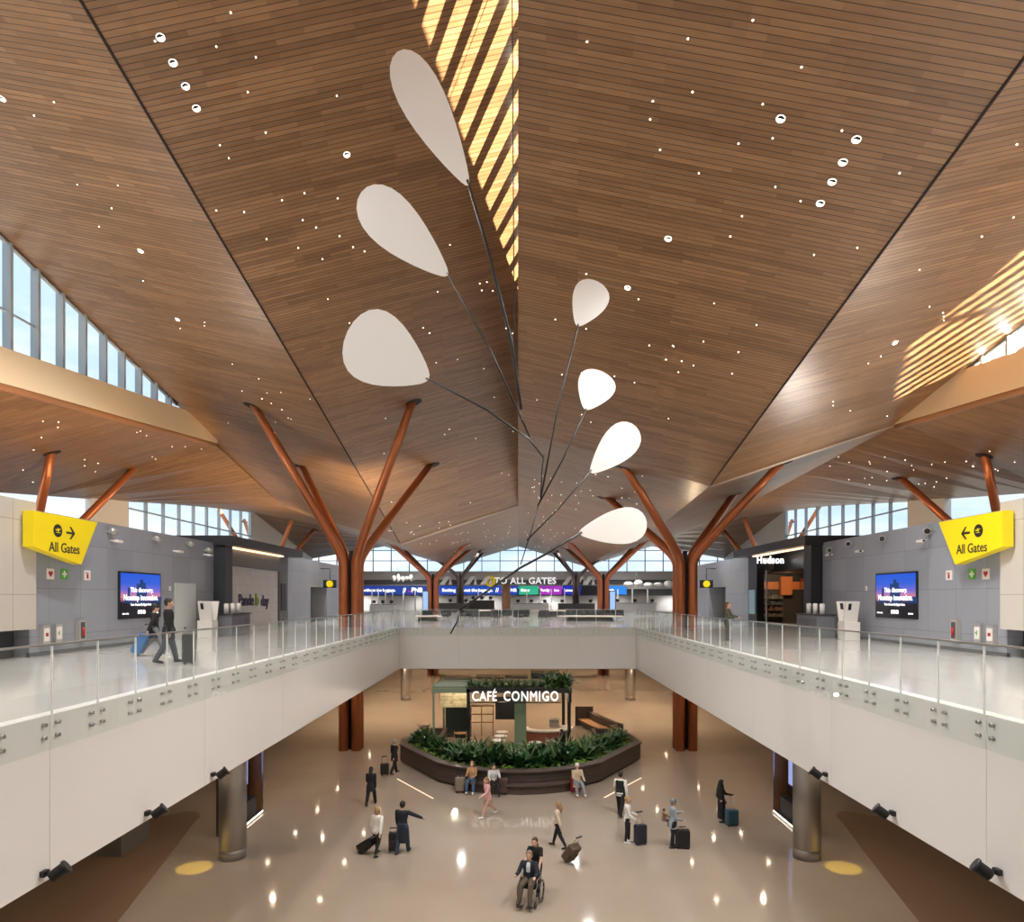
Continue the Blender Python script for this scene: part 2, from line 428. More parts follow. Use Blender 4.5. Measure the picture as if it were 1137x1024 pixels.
b.box(-30,-VX-.25,-6,98,4.4,UP-.08); b.box(VX+.25,30,-6,98,4.4,UP-.08); b.box(-VX-.25,VX+.25,VD+.25,98,4.4,UP-.08); b.box(-VX,VX,-6,.1,4.4,UP-.08)
struct(b.build('ceiling', SOF))
# white fascia boards around the opening, thin vertical joints
FASC = mat('white_fascia', srgb(240,238,235), .35)
def fascia(fn):
    b = MB(); fn(b); return struct(b.build('trim_5', FASC))
fascia(lambda b: [b.box(-VX-.25,-VX,y,min(y+5.19,VD),4.38,UP+.002) for y in [0.1+5.2*i for i in range(8)]])
fascia(lambda b: [b.box(VX,VX+.25,y,min(y+5.19,VD),4.38,UP+.002) for y in [0.1+5.2*i for i in range(8)]])
fascia(lambda b: [b.box(x,x+3.59,VD,VD+.25,4.38,UP+.002) for x in [-VX+3.6*i for i in range(4)]])
# lower side and end walls
b = MB(); b.box(-30.3,-30,-6,98,0,4.4); struct(b.build('wall_left', mat('lower_wall_warm', srgb(205,180,150), .5)))
b = MB(); b.box(30,30.3,-6,98,0,4.4); struct(b.build('wall_right', MATS['lower_wall_warm']))
b = MB(); b.box(-30,30,97.7,98,0,4.4); struct(b.build('wall_far', MATS['lower_wall_warm']))
# dark brown carpets either side of the arrivals hall
CARP = mat('brown_carpet', srgb(126,102,80), .95, var=.12, vscale=60, bump=.3, bscale=300)
for s in (-1,1):
    pts = [(s*10.3,16),(s*10.75,18.3),(s*11.9,23.6),(s*12.55,26.4)]
    for k in range(1,9):
        a = R(10)+k*R(17)
        pts.append((s*(13.35-.8*math.cos(a)), 26.5+1.3*math.sin(a)))
    pts += [(s*16.5,26.5),(s*20,22),(s*20,16)]
    b = MB(); b.prism(pts, .001, .012); struct(b.build('floor', CARP))
# grey pier under the left gallery, tidy plinth
b = MB(); b.box(-14.6,-13.3,22.9,24.6,0,4.4,.02); struct(b.build('wall_pier', mat('pier_grey', srgb(120,118,116), .5)))

# ------------------------------------------------------------------ grey gallery walls (left and right cores)
def gallery(s):
    PANEL = brick_mat('grey_metal_panel', srgb(158,162,170), srgb(149,153,161), srgb(104,107,113), 1.55, 1.5, .006, rough=.38, axes=(1,2), offset=0, grain=0, metal=.15)
    LIGHT = brick_mat('beige_metal_panel', srgb(200,192,182), srgb(192,186,176), srgb(130,126,120), 2.2, 2.2, .008, rough=.4, axes=(1,2), offset=0, grain=0)
    b = MB(); fx = 14.9
    def bx(x0,x1,*a): 
        b.box(min(s*x0,s*x1),max(s*x0,s*x1),*a)
    bx(fx,27,20.8,33.4,UP,11.4); bx(17.5 if s<0 else 20.4,27,33.4,43.8,UP,11.4)
    bx(fx,27 if s<0 else 15.25,43.8,49.0,UP,11.4); s<0 or bx(20.4,27,43.8,49.0,UP,11.4); bx(fx,27,53.3,57,UP,11.4); bx(fx,27,49.0,53.3,9.5,11.4); bx(16.2,27,49.0,53.3,UP,9.5)
    struct(b.build('wall_left' if s < 0 else 'wall_right', PANEL))
    b = MB(); bx(fx-.25,27,-6,20.75,7.75,11.6); struct(b.build('wall_left' if s < 0 else 'wall_right', LIGHT))
    b = MB(); bx(fx+.4,26.9,-6,20.7,UP,7.7); struct(b.build('baseboard_left' if s < 0 else 'baseboard_right', CHAR))
    b = MB(); bx(fx-.02,fx+.1,20.8,33.4,UP,UP+.12); struct(b.build('baseboard_left' if s < 0 else 'baseboard_right', mat('plinth', srgb(90,92,95), .4)))
    b = MB(); bx(16.1,16.2,49.1,53.2,UP,9.4); struct(b.build('door_1' if s < 0 else 'door_2', mat('brown_door', srgb(128,112,96), .5)))
    b = MB(); bx(fx-.03,fx,29.6,31.5,UP,9.35)
    if s < 0: struct(b.build('door_3', mat('pale_door', srgb(196,202,200), .35)))
    else: b.bm.free()
gallery(-1); gallery(1)
# concourse bulkhead and partitions behind the seating
BULK = mat('bulkhead_grey', srgb(196,196,196), .5)
b = MB(); b.box(-29.5,29.5,92.2,97.6,11.15,12.3); struct(b.build('wall_far', BULK))
b = MB(); b.box(-29.5,29.5,92.6,97.6,9.0,11.15); struct(b.build('wall_far', mat('dark_recess', (.13,.135,.14), .5)))
b = MB(); b.box(-29.5,29.5,91.9,92.8,9.9,10.45); struct(b.build('trim_6', BULK))
b = MB(); b.box(-29.5,29.5,97.2,97.6,UP,9.0); struct(b.build('wall_far', mat('far_partition', srgb(190,188,186), .4)))
b = MB()
for s in (-1,1): b.box(min(s*14.9,s*29.5),max(s*14.9,s*29.5),57,92,UP,UP+.02)
b.bm.free()
# ------------------------------------------------------------------ copper tree columns
def tree(x, y, zbase, label, spread=4.2, bend=11.0, tips=((-1,-1),(1,-1),(-1,1),(1,1)), m=COPPER, r=.27, off=.36, group=None):
    t = thing('tree_column', label, 'column', (x,y,zbase), 0, group)
    for i,(sx,sy) in enumerate(((-1,-1),(1,-1),(-1,1),(1,1))):
        tx, ty = tips[i]
        b = MB(); ex, ey = x+tx*spread, y+ty*spread*.95
        ez = roof_z(ex,ey)+.25
        p0 = Vector((sx*off,sy*off,0)); p1 = Vector((sx*off,sy*off,bend-zbase-.5)); tip = Vector((ex-x,ey-y,ez-zbase))
        pb = Vector((sx*off,sy*off,bend-zbase))
        d = (tip-pb)
        pts = [p0,p1]; rad = [r,r]
        p2 = pb+d.normalized()*.9
        for k in range(1,6):
            q = k/6; pts.append(p1*(1-q)**2+pb*2*q*(1-q)+p2*q*q); rad.append(r)
        pts.append(p2); rad.append(r)
        for q in (.3,.6,1.0): pts.append(p2+(tip-p2)*q); rad.append(r*(1-.28*q))
        b.tube(pts, rad, 18); pp = b.build('branch_pipe', m, t)
    b = MB(); b.box(-.12,.12,-.12,.12,0,bend-zbase+.4); b.build('core_post', mat('tree_core', (.02,.012,.01), .6), t)
    # slots where the branches enter the ceiling
    for tx, ty in tips:
        ex, ey = x+tx*spread, y+ty*spread*.95
        gx = (roof_z(ex+.2,ey)-roof_z(ex-.2,ey))/.4; gy = (roof_z(ex,ey+.2)-roof_z(ex,ey-.2))/.4
        b = MB(); ring = []
        for k in range(16):
            a = 2*PI*k/16; dx, dy = .42*math.cos(a), .32*math.sin(a)
            ring.append((ex-x+dx, ey-y+dy, roof_z(ex,ey)+gx*dx+gy*dy-.015-zbase))
        t2 = bmesh.new(); vs = [t2.verts.new(p) for p in ring]; f = t2.faces.new(vs)
        r2 = bmesh.ops.extrude_face_region(t2, geom=[f]); 
        for v in [v for v in r2['geom'] if isinstance(v, bmesh.types.BMVert)]: v.co.z += .03
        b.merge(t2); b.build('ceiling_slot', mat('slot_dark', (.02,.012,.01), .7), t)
    return t
tree(-9.6,39.3,0,'big copper tree column rising through the left gallery, nearest on the left')
tree(9.6,39.3,0,'big copper tree column rising through the right gallery, nearest on the right')
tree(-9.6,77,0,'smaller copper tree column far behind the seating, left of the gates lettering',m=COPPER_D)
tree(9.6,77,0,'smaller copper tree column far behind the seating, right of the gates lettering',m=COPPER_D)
tree(-28.3,39.3,UP,'copper branches above the left grey wall, behind the yellow sign',bend=10.5)
tree(28.3,39.3,UP,'copper branches above the right grey wall, behind the yellow sign',bend=10.5)
tree(-28.3,77,UP,'copper branches rising behind the white shop hoarding',bend=10.6)
tree(28.3,77,UP,'copper branches rising behind the black shop portal',bend=10.6)
for s, w in ((-1,'left'),(1,'right')):
    tree(s*7.5,88.5,UP,'dark steel struts against the end windows, %s of the centre' % w,spread=3.0,bend=11.5,m=mat('strut_grey', (.10,.075,.07), .45,.3),r=.2,off=.25)

# grey round columns under the galleries
b = MB(); b.lathe([(.44,0),(.44,.3),(.43,.31),(.43,.34),(.44,.35),(.44,4.4)], seg=40)
col0 = b.build('round_column', mat('brushed_column', (.42,.40,.38), .35,.85)); col0.location = (-9.57,22.9,0)
tag(col0,'thick brushed steel column under the left gallery beside the lit shop niche','column')
for (x,y,l) in ((9.68,22.9,'thick brushed steel column under the right gallery beside the lit shop niche'),(-9.6,58.4,'slim-looking grey column at the far left beyond the café'),(9.6,58.4,'slim-looking grey column at the far right beyond the café bench')):
    c = col0.copy(); COL.objects.link(c); c.location = (x,y,0); c['label'] = l

# ------------------------------------------------------------------ glass balustrades
EDGEGL = mat('glass_edge_glint', srgb(244,248,246), .2)  # near-white, the bright glint of the pane edges put into the colour
def balustrade(label, face, along, a0, pitch, n):
    """face: function (u along, v outwards, z) -> point; panels on the void side of the fascia"""
    t = thing('glass_balustrade', label, 'balustrade', face(a0,0,UP))
    inv = Matrix.Translation(-Vector(face(a0,0,UP)))
    def bx(b,u0,u1,v0,v1,z0,z1):
        p, q = face(u0,v0,z0), face(u1,v1,z1)
        b.box(min(p[0],q[0]),max(p[0],q[0]),min(p[1],q[1]),max(p[1],q[1]),z0,z1)
    b = MB(); bx(b,a0,a0+n*pitch,.01,.07,7.97,8.0); o = b.build('handrail', STEEL, t); o.data.transform(inv)
    b = MB(); bx(b,a0+.006,a0+pitch-.006,.03,.05,6.38,7.97); pan = b.build('glass_panel', GLASS, t); pan.data.transform(inv)
    b = MB(); bx(b,a0-.013,a0+.013,.028,.052,6.9,7.97); jo = b.build('joint_strip', EDGEGL, pan); jo.data.transform(inv)
    bolts = []
    for du in (.15,pitch-.15):
        for z in (6.57,6.77):
            b = MB(); c = Vector(face(a0+du,0,z)); e = Vector(face(a0+du,.062,z))
            b.tube([c,e],.03,10); o = b.build('standoff_bolt', STEEL, pan); o.data.transform(inv); bolts.append(o)
    for i in range(1,n):
        d = Vector(face(a0+i*pitch,0,UP))-Vector(face(a0,0,UP))
        c = pan.copy(); COL.objects.link(c); c.parent = t; c.location = d
        for ch in [jo]+bolts:
            k = ch.copy(); COL.objects.link(k); k.parent = c
    return t
balustrade('glass balustrade with steel handrail along the left gallery edge', lambda u,v,z:(-VX+v,u,z), 1, 41.4-1.145*33, 1.145, 33)
balustrade('glass balustrade with steel handrail along the right gallery edge', lambda u,v,z:(VX-v,u,z), 1, 41.4-1.145*33, 1.145, 33)
balustrade('glass balustrade with steel handrail across the far end of the opening', lambda u,v,z:(u,VD-v,z), 0, -7.12, 14.24/12, 12)

# black adjustable spot lamps fixed to the bottom of the fascias
def fascia_spot(x, y, z, s, label):
    t = thing('spot_lamp', label, 'lamp', (x,y,z), 0, None); t.scale = (.74,.74,.74)
    b = MB(); b.box(-.02 if s>0 else -.1,.1 if s>0 else .02,-.09,.09,-.06,.06,.01); b.build('wall_plate', BLACK, t)
    b = MB(); b.tube([(s*.05,0,0),(s*.22,0,-.01)],.035,8); b.build('bracket', BLACK, t)
    A = Matrix.Translation((s*.33,0,.02)) @ Matrix.Rotation(s*R(52),4,'Y') @ Matrix.Rotation(R(-22),4,'X')
    m = MB(); m.lathe([(.10,-.16),(.125,-.14),(.125,.13),(.15,.14),(.15,.19),(.12,.19)], seg=20); bmesh.ops.transform(m.bm, matrix=A, verts=m.bm.verts[:]); m.build('lamp_head', BLACK, t)
    return t
for s, w in ((-1,'left'),(1,'right')):
    for (px,py),k in zip((((47,970),(162,903),(235,860)),((1110,968),(993,903),(918,860)))[s>0],('nearest','middle','farthest')):
        d = VX*F/abs(px-CX); z = EYE-(py-CY)*d/F
        fascia_spot(s*VX, d, z, -s, '%s of three black spot lamps on the %s white fascia' % (k,w))

# ------------------------------------------------------------------ hanging mobile: white petals on thin black rods
mob = thing('hanging_mobile','large black-rod mobile with seven plain white petals hanging from the ridge','mobile',(0,17,8.3))
mo = -Vector((0,17,8.3))
VANE = mat('vane_white', srgb(244,242,238), .5)
def petal(stem, far, width, d, tilt=.25):
    a = P(*stem,d); e = P(*far,d+tilt); ax = e-a; Ln = ax.length; ax.normalize()
    view = Vector(((a+e)/2-Vector((0,0,EYE)))).normalized(); sd = ax.cross(view).normalized(); nr = ax.cross(sd)
    w = width*d/F/2; pts = []
    N = 28
    for k in range(N):
        u = 2*PI*k/N; q = .5-.5*math.cos(u)
        h = w*math.sin(u)*(.42+.86*q)*1.0
        pts.append(a+ax*(Ln*q)+sd*h)
    t = bmesh.new(); vs = [t.verts.new(p+mo+nr*.012) for p in pts]; ws = [t.verts.new(p+mo-nr*.012) for p in pts]
    t.faces.new(vs); t.faces.new(ws[::-1])
    for k in range(N): t.faces.new((vs[k],ws[k],ws[(k+1)%N],vs[(k+1)%N]))
    bmesh.ops.recalc_face_normals(t, faces=t.faces[:])
    b = MB(); b.merge(t); b.build('petal', VANE, mob)
def rod(pts, ds, r):
    b = MB(); b.tube([P(x,y,d)+mo for (x,y),d in zip(pts,ds)], r, 8); b.build('rod', BLACK, mob)
petal((520,206),(441,58),54,15.5); petal((497,306),(401,214),60,16); petal((476,421),(386,368),86,16.5)
petal((641,362),(664,313),44,17.5); petal((650,455),(669,413),46,17.5); petal((656,525),(706,474),42,17.5); petal((643,592),(718,580),44,17.5,.6)
rod([(519,200),(545,290),(568,380),(579,455)],[15.5,15.8,16.2,16.5],.035)
rod([(496,303),(545,390),(588,485)],[16,16.3,16.7],.022)
rod([(473,420),(540,455),(588,488),(604,509)],[16.5,16.7,16.8,17],.022)
rod([(642,360),(620,450),(600,555)],[17.5,17.5,17.4],.022)
rod([(651,454),(625,510),(597,562)],[17.5,17.5,17.4],.022)
rod([(657,522),(620,565),(585,600)],[17.5,17.5,17.4],.02)
rod([(646,591),(605,616),(577,631),(540,657),(510,678)],[17.5,17.5,17.4,17.2,17.1],.03)
rod([(575,455),(582,470),(588,485)],[16.5,16.6,16.7],.014); rod([(604,505),(602,520),(600,555)],[17,17.2,17.4],.016)
rod([(598,560),(590,590),(578,627)],[17.4,17.4,17.4],.014)
rod([(510,678),(508,690),(500,704)],[17.1,17.1,17.0],.02)
b = MB(); top = Vector((-.15,16.3,roof_z(-.15,16.3)+.05)); q = P(571,392,16.3); b.tube([q+mo, top+mo], .012, 6); b.build('suspension_cable', BLACK, mob)
rod([(548,655),(590,656),(628,664),(637,668),(634,676)],[30,30,30,30,30],.045) if False else None

# ------------------------------------------------------------------ yellow gate signs
YEL = mat('sign_yellow', srgb(238,212,16), .4, emit=.08, ecol=srgb(252,224,0), nolight=True)
INK = mat('sign_black', (.015,.015,.015), .5)
def plane_icon(b, c, s):
    """climbing aeroplane seen from the side inside a roundel: body, wing, tail and a ground bar"""
    for poly in (((-.62,.02),(-.45,.12),(.35,.38),(.6,.36),(.62,.28),(.4,.17),(-.5,-.08)), ((-.15,.16),(-.28,.46),(-.12,.44),(.16,.27)), ((-.1,.06),(.02,-.22),(.16,-.2),(.2,.16)), ((-.6,.04),(-.72,.26),(-.6,.26),(-.44,.12)), ((-.55,-.42),(.55,-.42),(.55,-.3),(-.55,-.3))):
        b.prism([(c[0]+x*s,c[1]+y*s) for x,y in poly],.0,.012)
def gate_sign(s):
    X = 14.25; w = 'left' if s < 0 else 'right'
    y0, y1 = X*F/538, X*F/467
    t = thing('hanging_sign','yellow "All Gates" sign with aeroplane roundel on the %s grey wall' % w,'sign',(s*X,y0,10.1))
    zt = EYE+97*y0/F; k = y0/F
    poly = [(0,zt-10.1),(y1-y0,EYE+84*y1/F-10.1),((X*F/485)-y0,EYE+37*(X*F/485)/F-10.1),(0,EYE+57*y0/F-10.1)]
    face = LEFTW if s < 0 else RIGHTW
    if s > 0: poly = [(-u,v) for u,v in poly][::-1]
    b = MB(); b.prism(poly,-.32,0); bmesh.ops.transform(b.bm, matrix=face, verts=b.bm.verts[:]); b.build('sign_box', YEL, t)
    b = MB(); b.lathe([(.2,0),(.2,.01)], seg=28); ic = (1.05,.68) if s < 0 else (-1.05,.68)
    bmesh.ops.transform(b.bm, matrix=face@Matrix.Translation((ic[0],ic[1],.002)), verts=b.bm.verts[:]); b.bm.verts.index_update(); b.build('roundel', INK, t)
    b = MB(); plane_icon(b, (0,0), .17); bmesh.ops.transform(b.bm, matrix=face@Matrix.Translation((ic[0],ic[1],.014)), verts=b.bm.verts[:]); b.build('aeroplane_pictogram', YEL, t)
    b = MB(); ax = 1.65 if s < 0 else -1.65; dr = 1 if s < 0 else -1
    for q in (((-.2,.035),(.14,.035),(.14,-.035),(-.2,-.035)), ((.22,0),(.02,.2),(-.05,.2),(.12,0)), ((.22,0),(.02,-.2),(-.05,-.2),(.12,0))):
        b.prism([(x*dr+ax,y+.66) for x,y in q],.002,.012)
    bmesh.ops.transform(b.bm, matrix=face, verts=b.bm.verts[:]); b.build('arrow', INK, t)
    o = text('lettering','All Gates',.43,INK,(0,0,0),Matrix.Identity(4),t,bold=.004,ext=.004,wx=.9)
    o.data.transform(face@Matrix.Translation((1.38 if s<0 else -1.38,.15,.004)))
    b = MB()
    for u in (.5,2.2):
        uu = u if s < 0 else -u; b.box(uu-.03,uu+.03,.3,.36,-.66,-.32)
    bmesh.ops.transform(b.bm, matrix=face, verts=b.bm.verts[:]); b.build('wall_bracket', STEEL, t)
gate_sign(-1); gate_sign(1)

# ------------------------------------------------------------------ wall screens
def screen_mat():
    m = bpy.data.materials.new('skyline_screen'); m.use_nodes = True; nt = m.node_tree; L = nt.links.new
    b = nt.nodes['Principled BSDF']; b.inputs['Base Color'].default_value = (0,0,0,1); b.inputs['Roughness'].default_value = .3
    tc = nt.nodes.new('ShaderNodeTexCoord'); sp = nt.nodes.new('ShaderNodeSeparateXYZ'); L(tc.outputs['Object'], sp.inputs[0])
    mr = nt.nodes.new('ShaderNodeMapRange'); mr.inputs['From Min'].default_value = -.9; mr.inputs['From Max'].default_value = .9; L(sp.outputs[2], mr.inputs['Value'])
    cr = nt.nodes.new('ShaderNodeValToRGB'); e = cr.color_ramp.elements
    e[0].position = 0; e[0].color = (*srgb(14,12,20),1); e[1].position = 1; e[1].color = (*srgb(20,90,225),1)
    for p, c in ((.34,srgb(24,20,34)),(.38,srgb(140,70,110)),(.47,srgb(225,140,150)),(.6,srgb(120,110,215)),(.75,srgb(50,100,225))):
        k = e.new(p); k.color = (*c,1)
    L(mr.outputs[0], cr.inputs[0])
    em = b.inputs; L(cr.outputs[0], em['Emission Color']); em['Emission Strength'].default_value = .8
    m.cycles.emission_sampling = 'NONE'
    return m
SCR = screen_mat(); SKYL = mat('screen_towers', (.0,.0,.0), .4, emit=.8, ecol=srgb(24,62,120), nolight=True)
SCRW = mat('screen_text', (1,1,1), .4, emit=.9, ecol=(.95,.95,1), nolight=True); SCRP = mat('screen_pink', (0,0,0), .4, emit=.7, ecol=srgb(200,40,110), nolight=True)
def wall_screen(s):
    X = 14.88; y0, y1 = X*F/444, X*F/398; c = (s*X,(y0+y1)/2,8.8); hw = (y1-y0)/2; hh = .9
    face = LEFTW if s < 0 else RIGHTW
    t = thing('wall_screen','wide advertising screen with skyline picture on the %s grey wall' % ('left' if s<0 else 'right'),'screen',c)
    b = MB(); b.box(-hw,hw,-hh,hh,-.02,.05,.008); bmesh.ops.transform(b.bm, matrix=face, verts=b.bm.verts[:]); b.build('bezel', BLACK, t)
    b = MB(); b.box(-hw+.06,hw-.06,-hh+.06,hh-.06,.05,.056); bmesh.ops.transform(b.bm, matrix=face, verts=b.bm.verts[:]); b.build('picture', SCR, t)
    b = MB(); 
    for u0,u1,v1 in ((-.35,-.1,.45),(-.1,.12,.62),(.12,.3,.5),(.3,.38,.3),(-.95,-.8,.3),(-1.2,-.95,-.05),(.5,.8,-.05),(-.8,-.5,-.08),(.9,1.2,-.12),(1.2,1.5,-.05)):
        b.box(u0,u1,-.3,v1,.056,.058)
    bmesh.ops.transform(b.bm, matrix=face, verts=b.bm.verts[:]); b.build('skyline', SKYL, t)
    def tx(body,size,u,v,m=SCRW,bold=.004,wx=1):
        o = text('screen_lettering',body,size,m,(0,0,0),Matrix.Identity(4),t,bold=bold,ext=.001,wx=wx); o.data.transform(face@Matrix.Translation((u,v,.06)))
    tx('This discovery.',.27,.05,.2); tx('Nonstop innovation.',.31,.0,-.1,bold=.006,wx=.95); tx('Your dreams fly bigger here.',.13,-.02,-.36); tx('S/TNB',.2,.0,-.66,bold=.01)
    tx('visit us today',.08,-1.1,-.7); tx('fly further',.08,1.1,-.7)
    b = MB(); b.box(-.12,-.02,-.72,-.6,.0565,.0585); bmesh.ops.transform(b.bm, matrix=face, verts=b.bm.verts[:]); b.build('logo_mark', SCRP, t)
wall_screen(-1); wall_screen(1)

# ------------------------------------------------------------------ small wall fittings
SIGNW = mat('sign_white', srgb(236,230,224), .4); RED = mat('sign_red', srgb(170,30,28), .4); GREEN = mat('sign_green', srgb(90,176,60), .4)
ALU = mat('brushed_alu', (.62,.6,.57), .35, .7)
def on_wall(s, name, label, cat, px, py, parts, X=14.9, group=None, scale=1):
    """a small thing on the gallery wall at pixel px (left-hand photo x, mirrored for the right wall), parts: (name, material, builder)"""
    off = CX-px; d = X*F/off; z = EYE-(py-CY)*d/F
    t = thing(name,label,cat,(s*X,d,z),0,group); face = LEFTW if s < 0 else RIGHTW
    for n, m, fn in parts:
        b = MB(); fn(b)
        if scale != 1: bmesh.ops.scale(b.bm, vec=(scale,)*3, verts=b.bm.verts[:])
        bmesh.ops.transform(b.bm, matrix=face, verts=b.bm.verts[:]); b.build(n, m, t)
    return t
def plate(h=.17): return lambda b: b.box(-h,h,-h,h,0,.02,.004)
def heart(b):
    b.prism([(0,-.1),(.1,.02),(.09,.08),(.04,.1),(0,.05),(-.04,.1),(-.09,.08),(-.1,.02)],.02,.026)
def cross(b):
    b.box(-.035,.035,-.11,.11,.02,.026); b.box(-.11,-.036,-.035,.035,.02,.026); b.box(.036,.11,-.035,.035,.02,.026)
def extg(b):
    b.prism([(-.05,-.11),(.05,-.11),(.05,.04),(-.05,.04)],.02,.026); b.prism([(-.09,.06),(.06,.06),(.06,.09),(-.09,.1)],.02,.026)
for s in (-1,1):
    w = 'left' if s < 0 else 'right'
    on_wall(s,'safety_sign','white sign with red heart below the %s yellow sign' % w,'sign',55.5,637.5,[('plate',SIGNW,plate()),('heart_symbol',RED,heart)])
    on_wall(s,'safety_sign','green first aid cross sign on the %s grey wall' % w,'sign',71,637.5,[('plate',GREEN,plate()),('cross_symbol',SIGNW,cross)])
    on_wall(s,'safety_sign','white fire extinguisher sign on the %s grey wall' % w,'sign',96.5,639,[('plate',SIGNW,plate()),('extinguisher_symbol',RED,extg)])
    cab = lambda b: b.box(-.16,.16,-.3,.3,0,.14,.01)
    dor = lambda b: b.box(-.12,.12,-.2,.2,.14,.15)
    on_wall(s,'safety_cabinet','silver defibrillator cabinet low on the %s grey wall' % w,'cabinet',47,705,[('body',ALU,cab),('door',SIGNW,dor),('heart_symbol',RED,lambda b: b.box(-.06,.06,-.05,.06,.151,.156))])
    on_wall(s,'safety_cabinet','silver first aid cabinet low on the %s grey wall' % w,'cabinet',61,703,[('body',ALU,cab),('door',SIGNW,dor),('cross_symbol',GREEN,lambda b:(b.box(-.02,.02,-.08,.08,.151,.156),b.box(-.08,-.021,-.02,.02,.151,.156)))])
    on_wall(s,'safety_cabinet','tall silver extinguisher cabinet low on the %s grey wall' % w,'cabinet',87,700,[('body',ALU,lambda b: b.box(-.17,.17,-.36,.36,0,.16,.01)),('door',mat('cabinet_glass_dark',(.1,.1,.1),.15),lambda b: b.box(-.11,.11,-.28,.28,.16,.166)),('extinguisher',RED,lambda b: b.tube([(0,-.2,.18),(0,.1,.18)],.05,10))])
    # silver wall projectors: a short barrel on a yoke
    for k,(px,py,kind) in enumerate(((118.5,590,0),(122,600.5,1),(168.5,598.5,0),(192,612,1),(206,604,0),(227,611,0),(226,616,1))):
        pos = ('first','lower first','second','lower second','third','fourth','lower third')[k]
        if kind == 0:
            on_wall(s,'wall_projector','%s silver barrel lamp along the top of the %s grey wall' % (pos,w),'lamp',px,py,[('yoke',ALU,lambda b: b.box(-.05,.05,-.05,.05,0,.35)),('barrel',ALU,lambda b: b.tube([(-.02,.05,.2),(.34,-.03,.34)],[.17,.2],16)),('lens',BLACK,lambda b: b.tube([(.345,-.031,.342),(.36,-.034,.347)],.16,16))],scale=.62)
        else:
            on_wall(s,'wall_camera','%s white bracket camera on the %s grey wall' % (pos,w),'camera',px,py,[('arm',SIGNW,lambda b: b.tube([(0,0,0),(0,-.03,.3)],.05,10)),('camera_body',SIGNW,lambda b: b.box(-.1,.34,-.09,.03,.25,.42,.02)),('lens',BLACK,lambda b: b.tube([(.34,-.03,.33),(.37,-.03,.33)],.05,12))],scale=.8)
    on_wall(s,'wall_button','small white call plate on the %s grey wall beside the screen' % w,'switch',188.5,653.5,[('plate',SIGNW,lambda b: b.box(-.06,.06,-.09,.09,0,.03,.005)),('button',DARKGREY,lambda b: b.tube([(0,0,.03),(0,0,.04)],.025,10))])

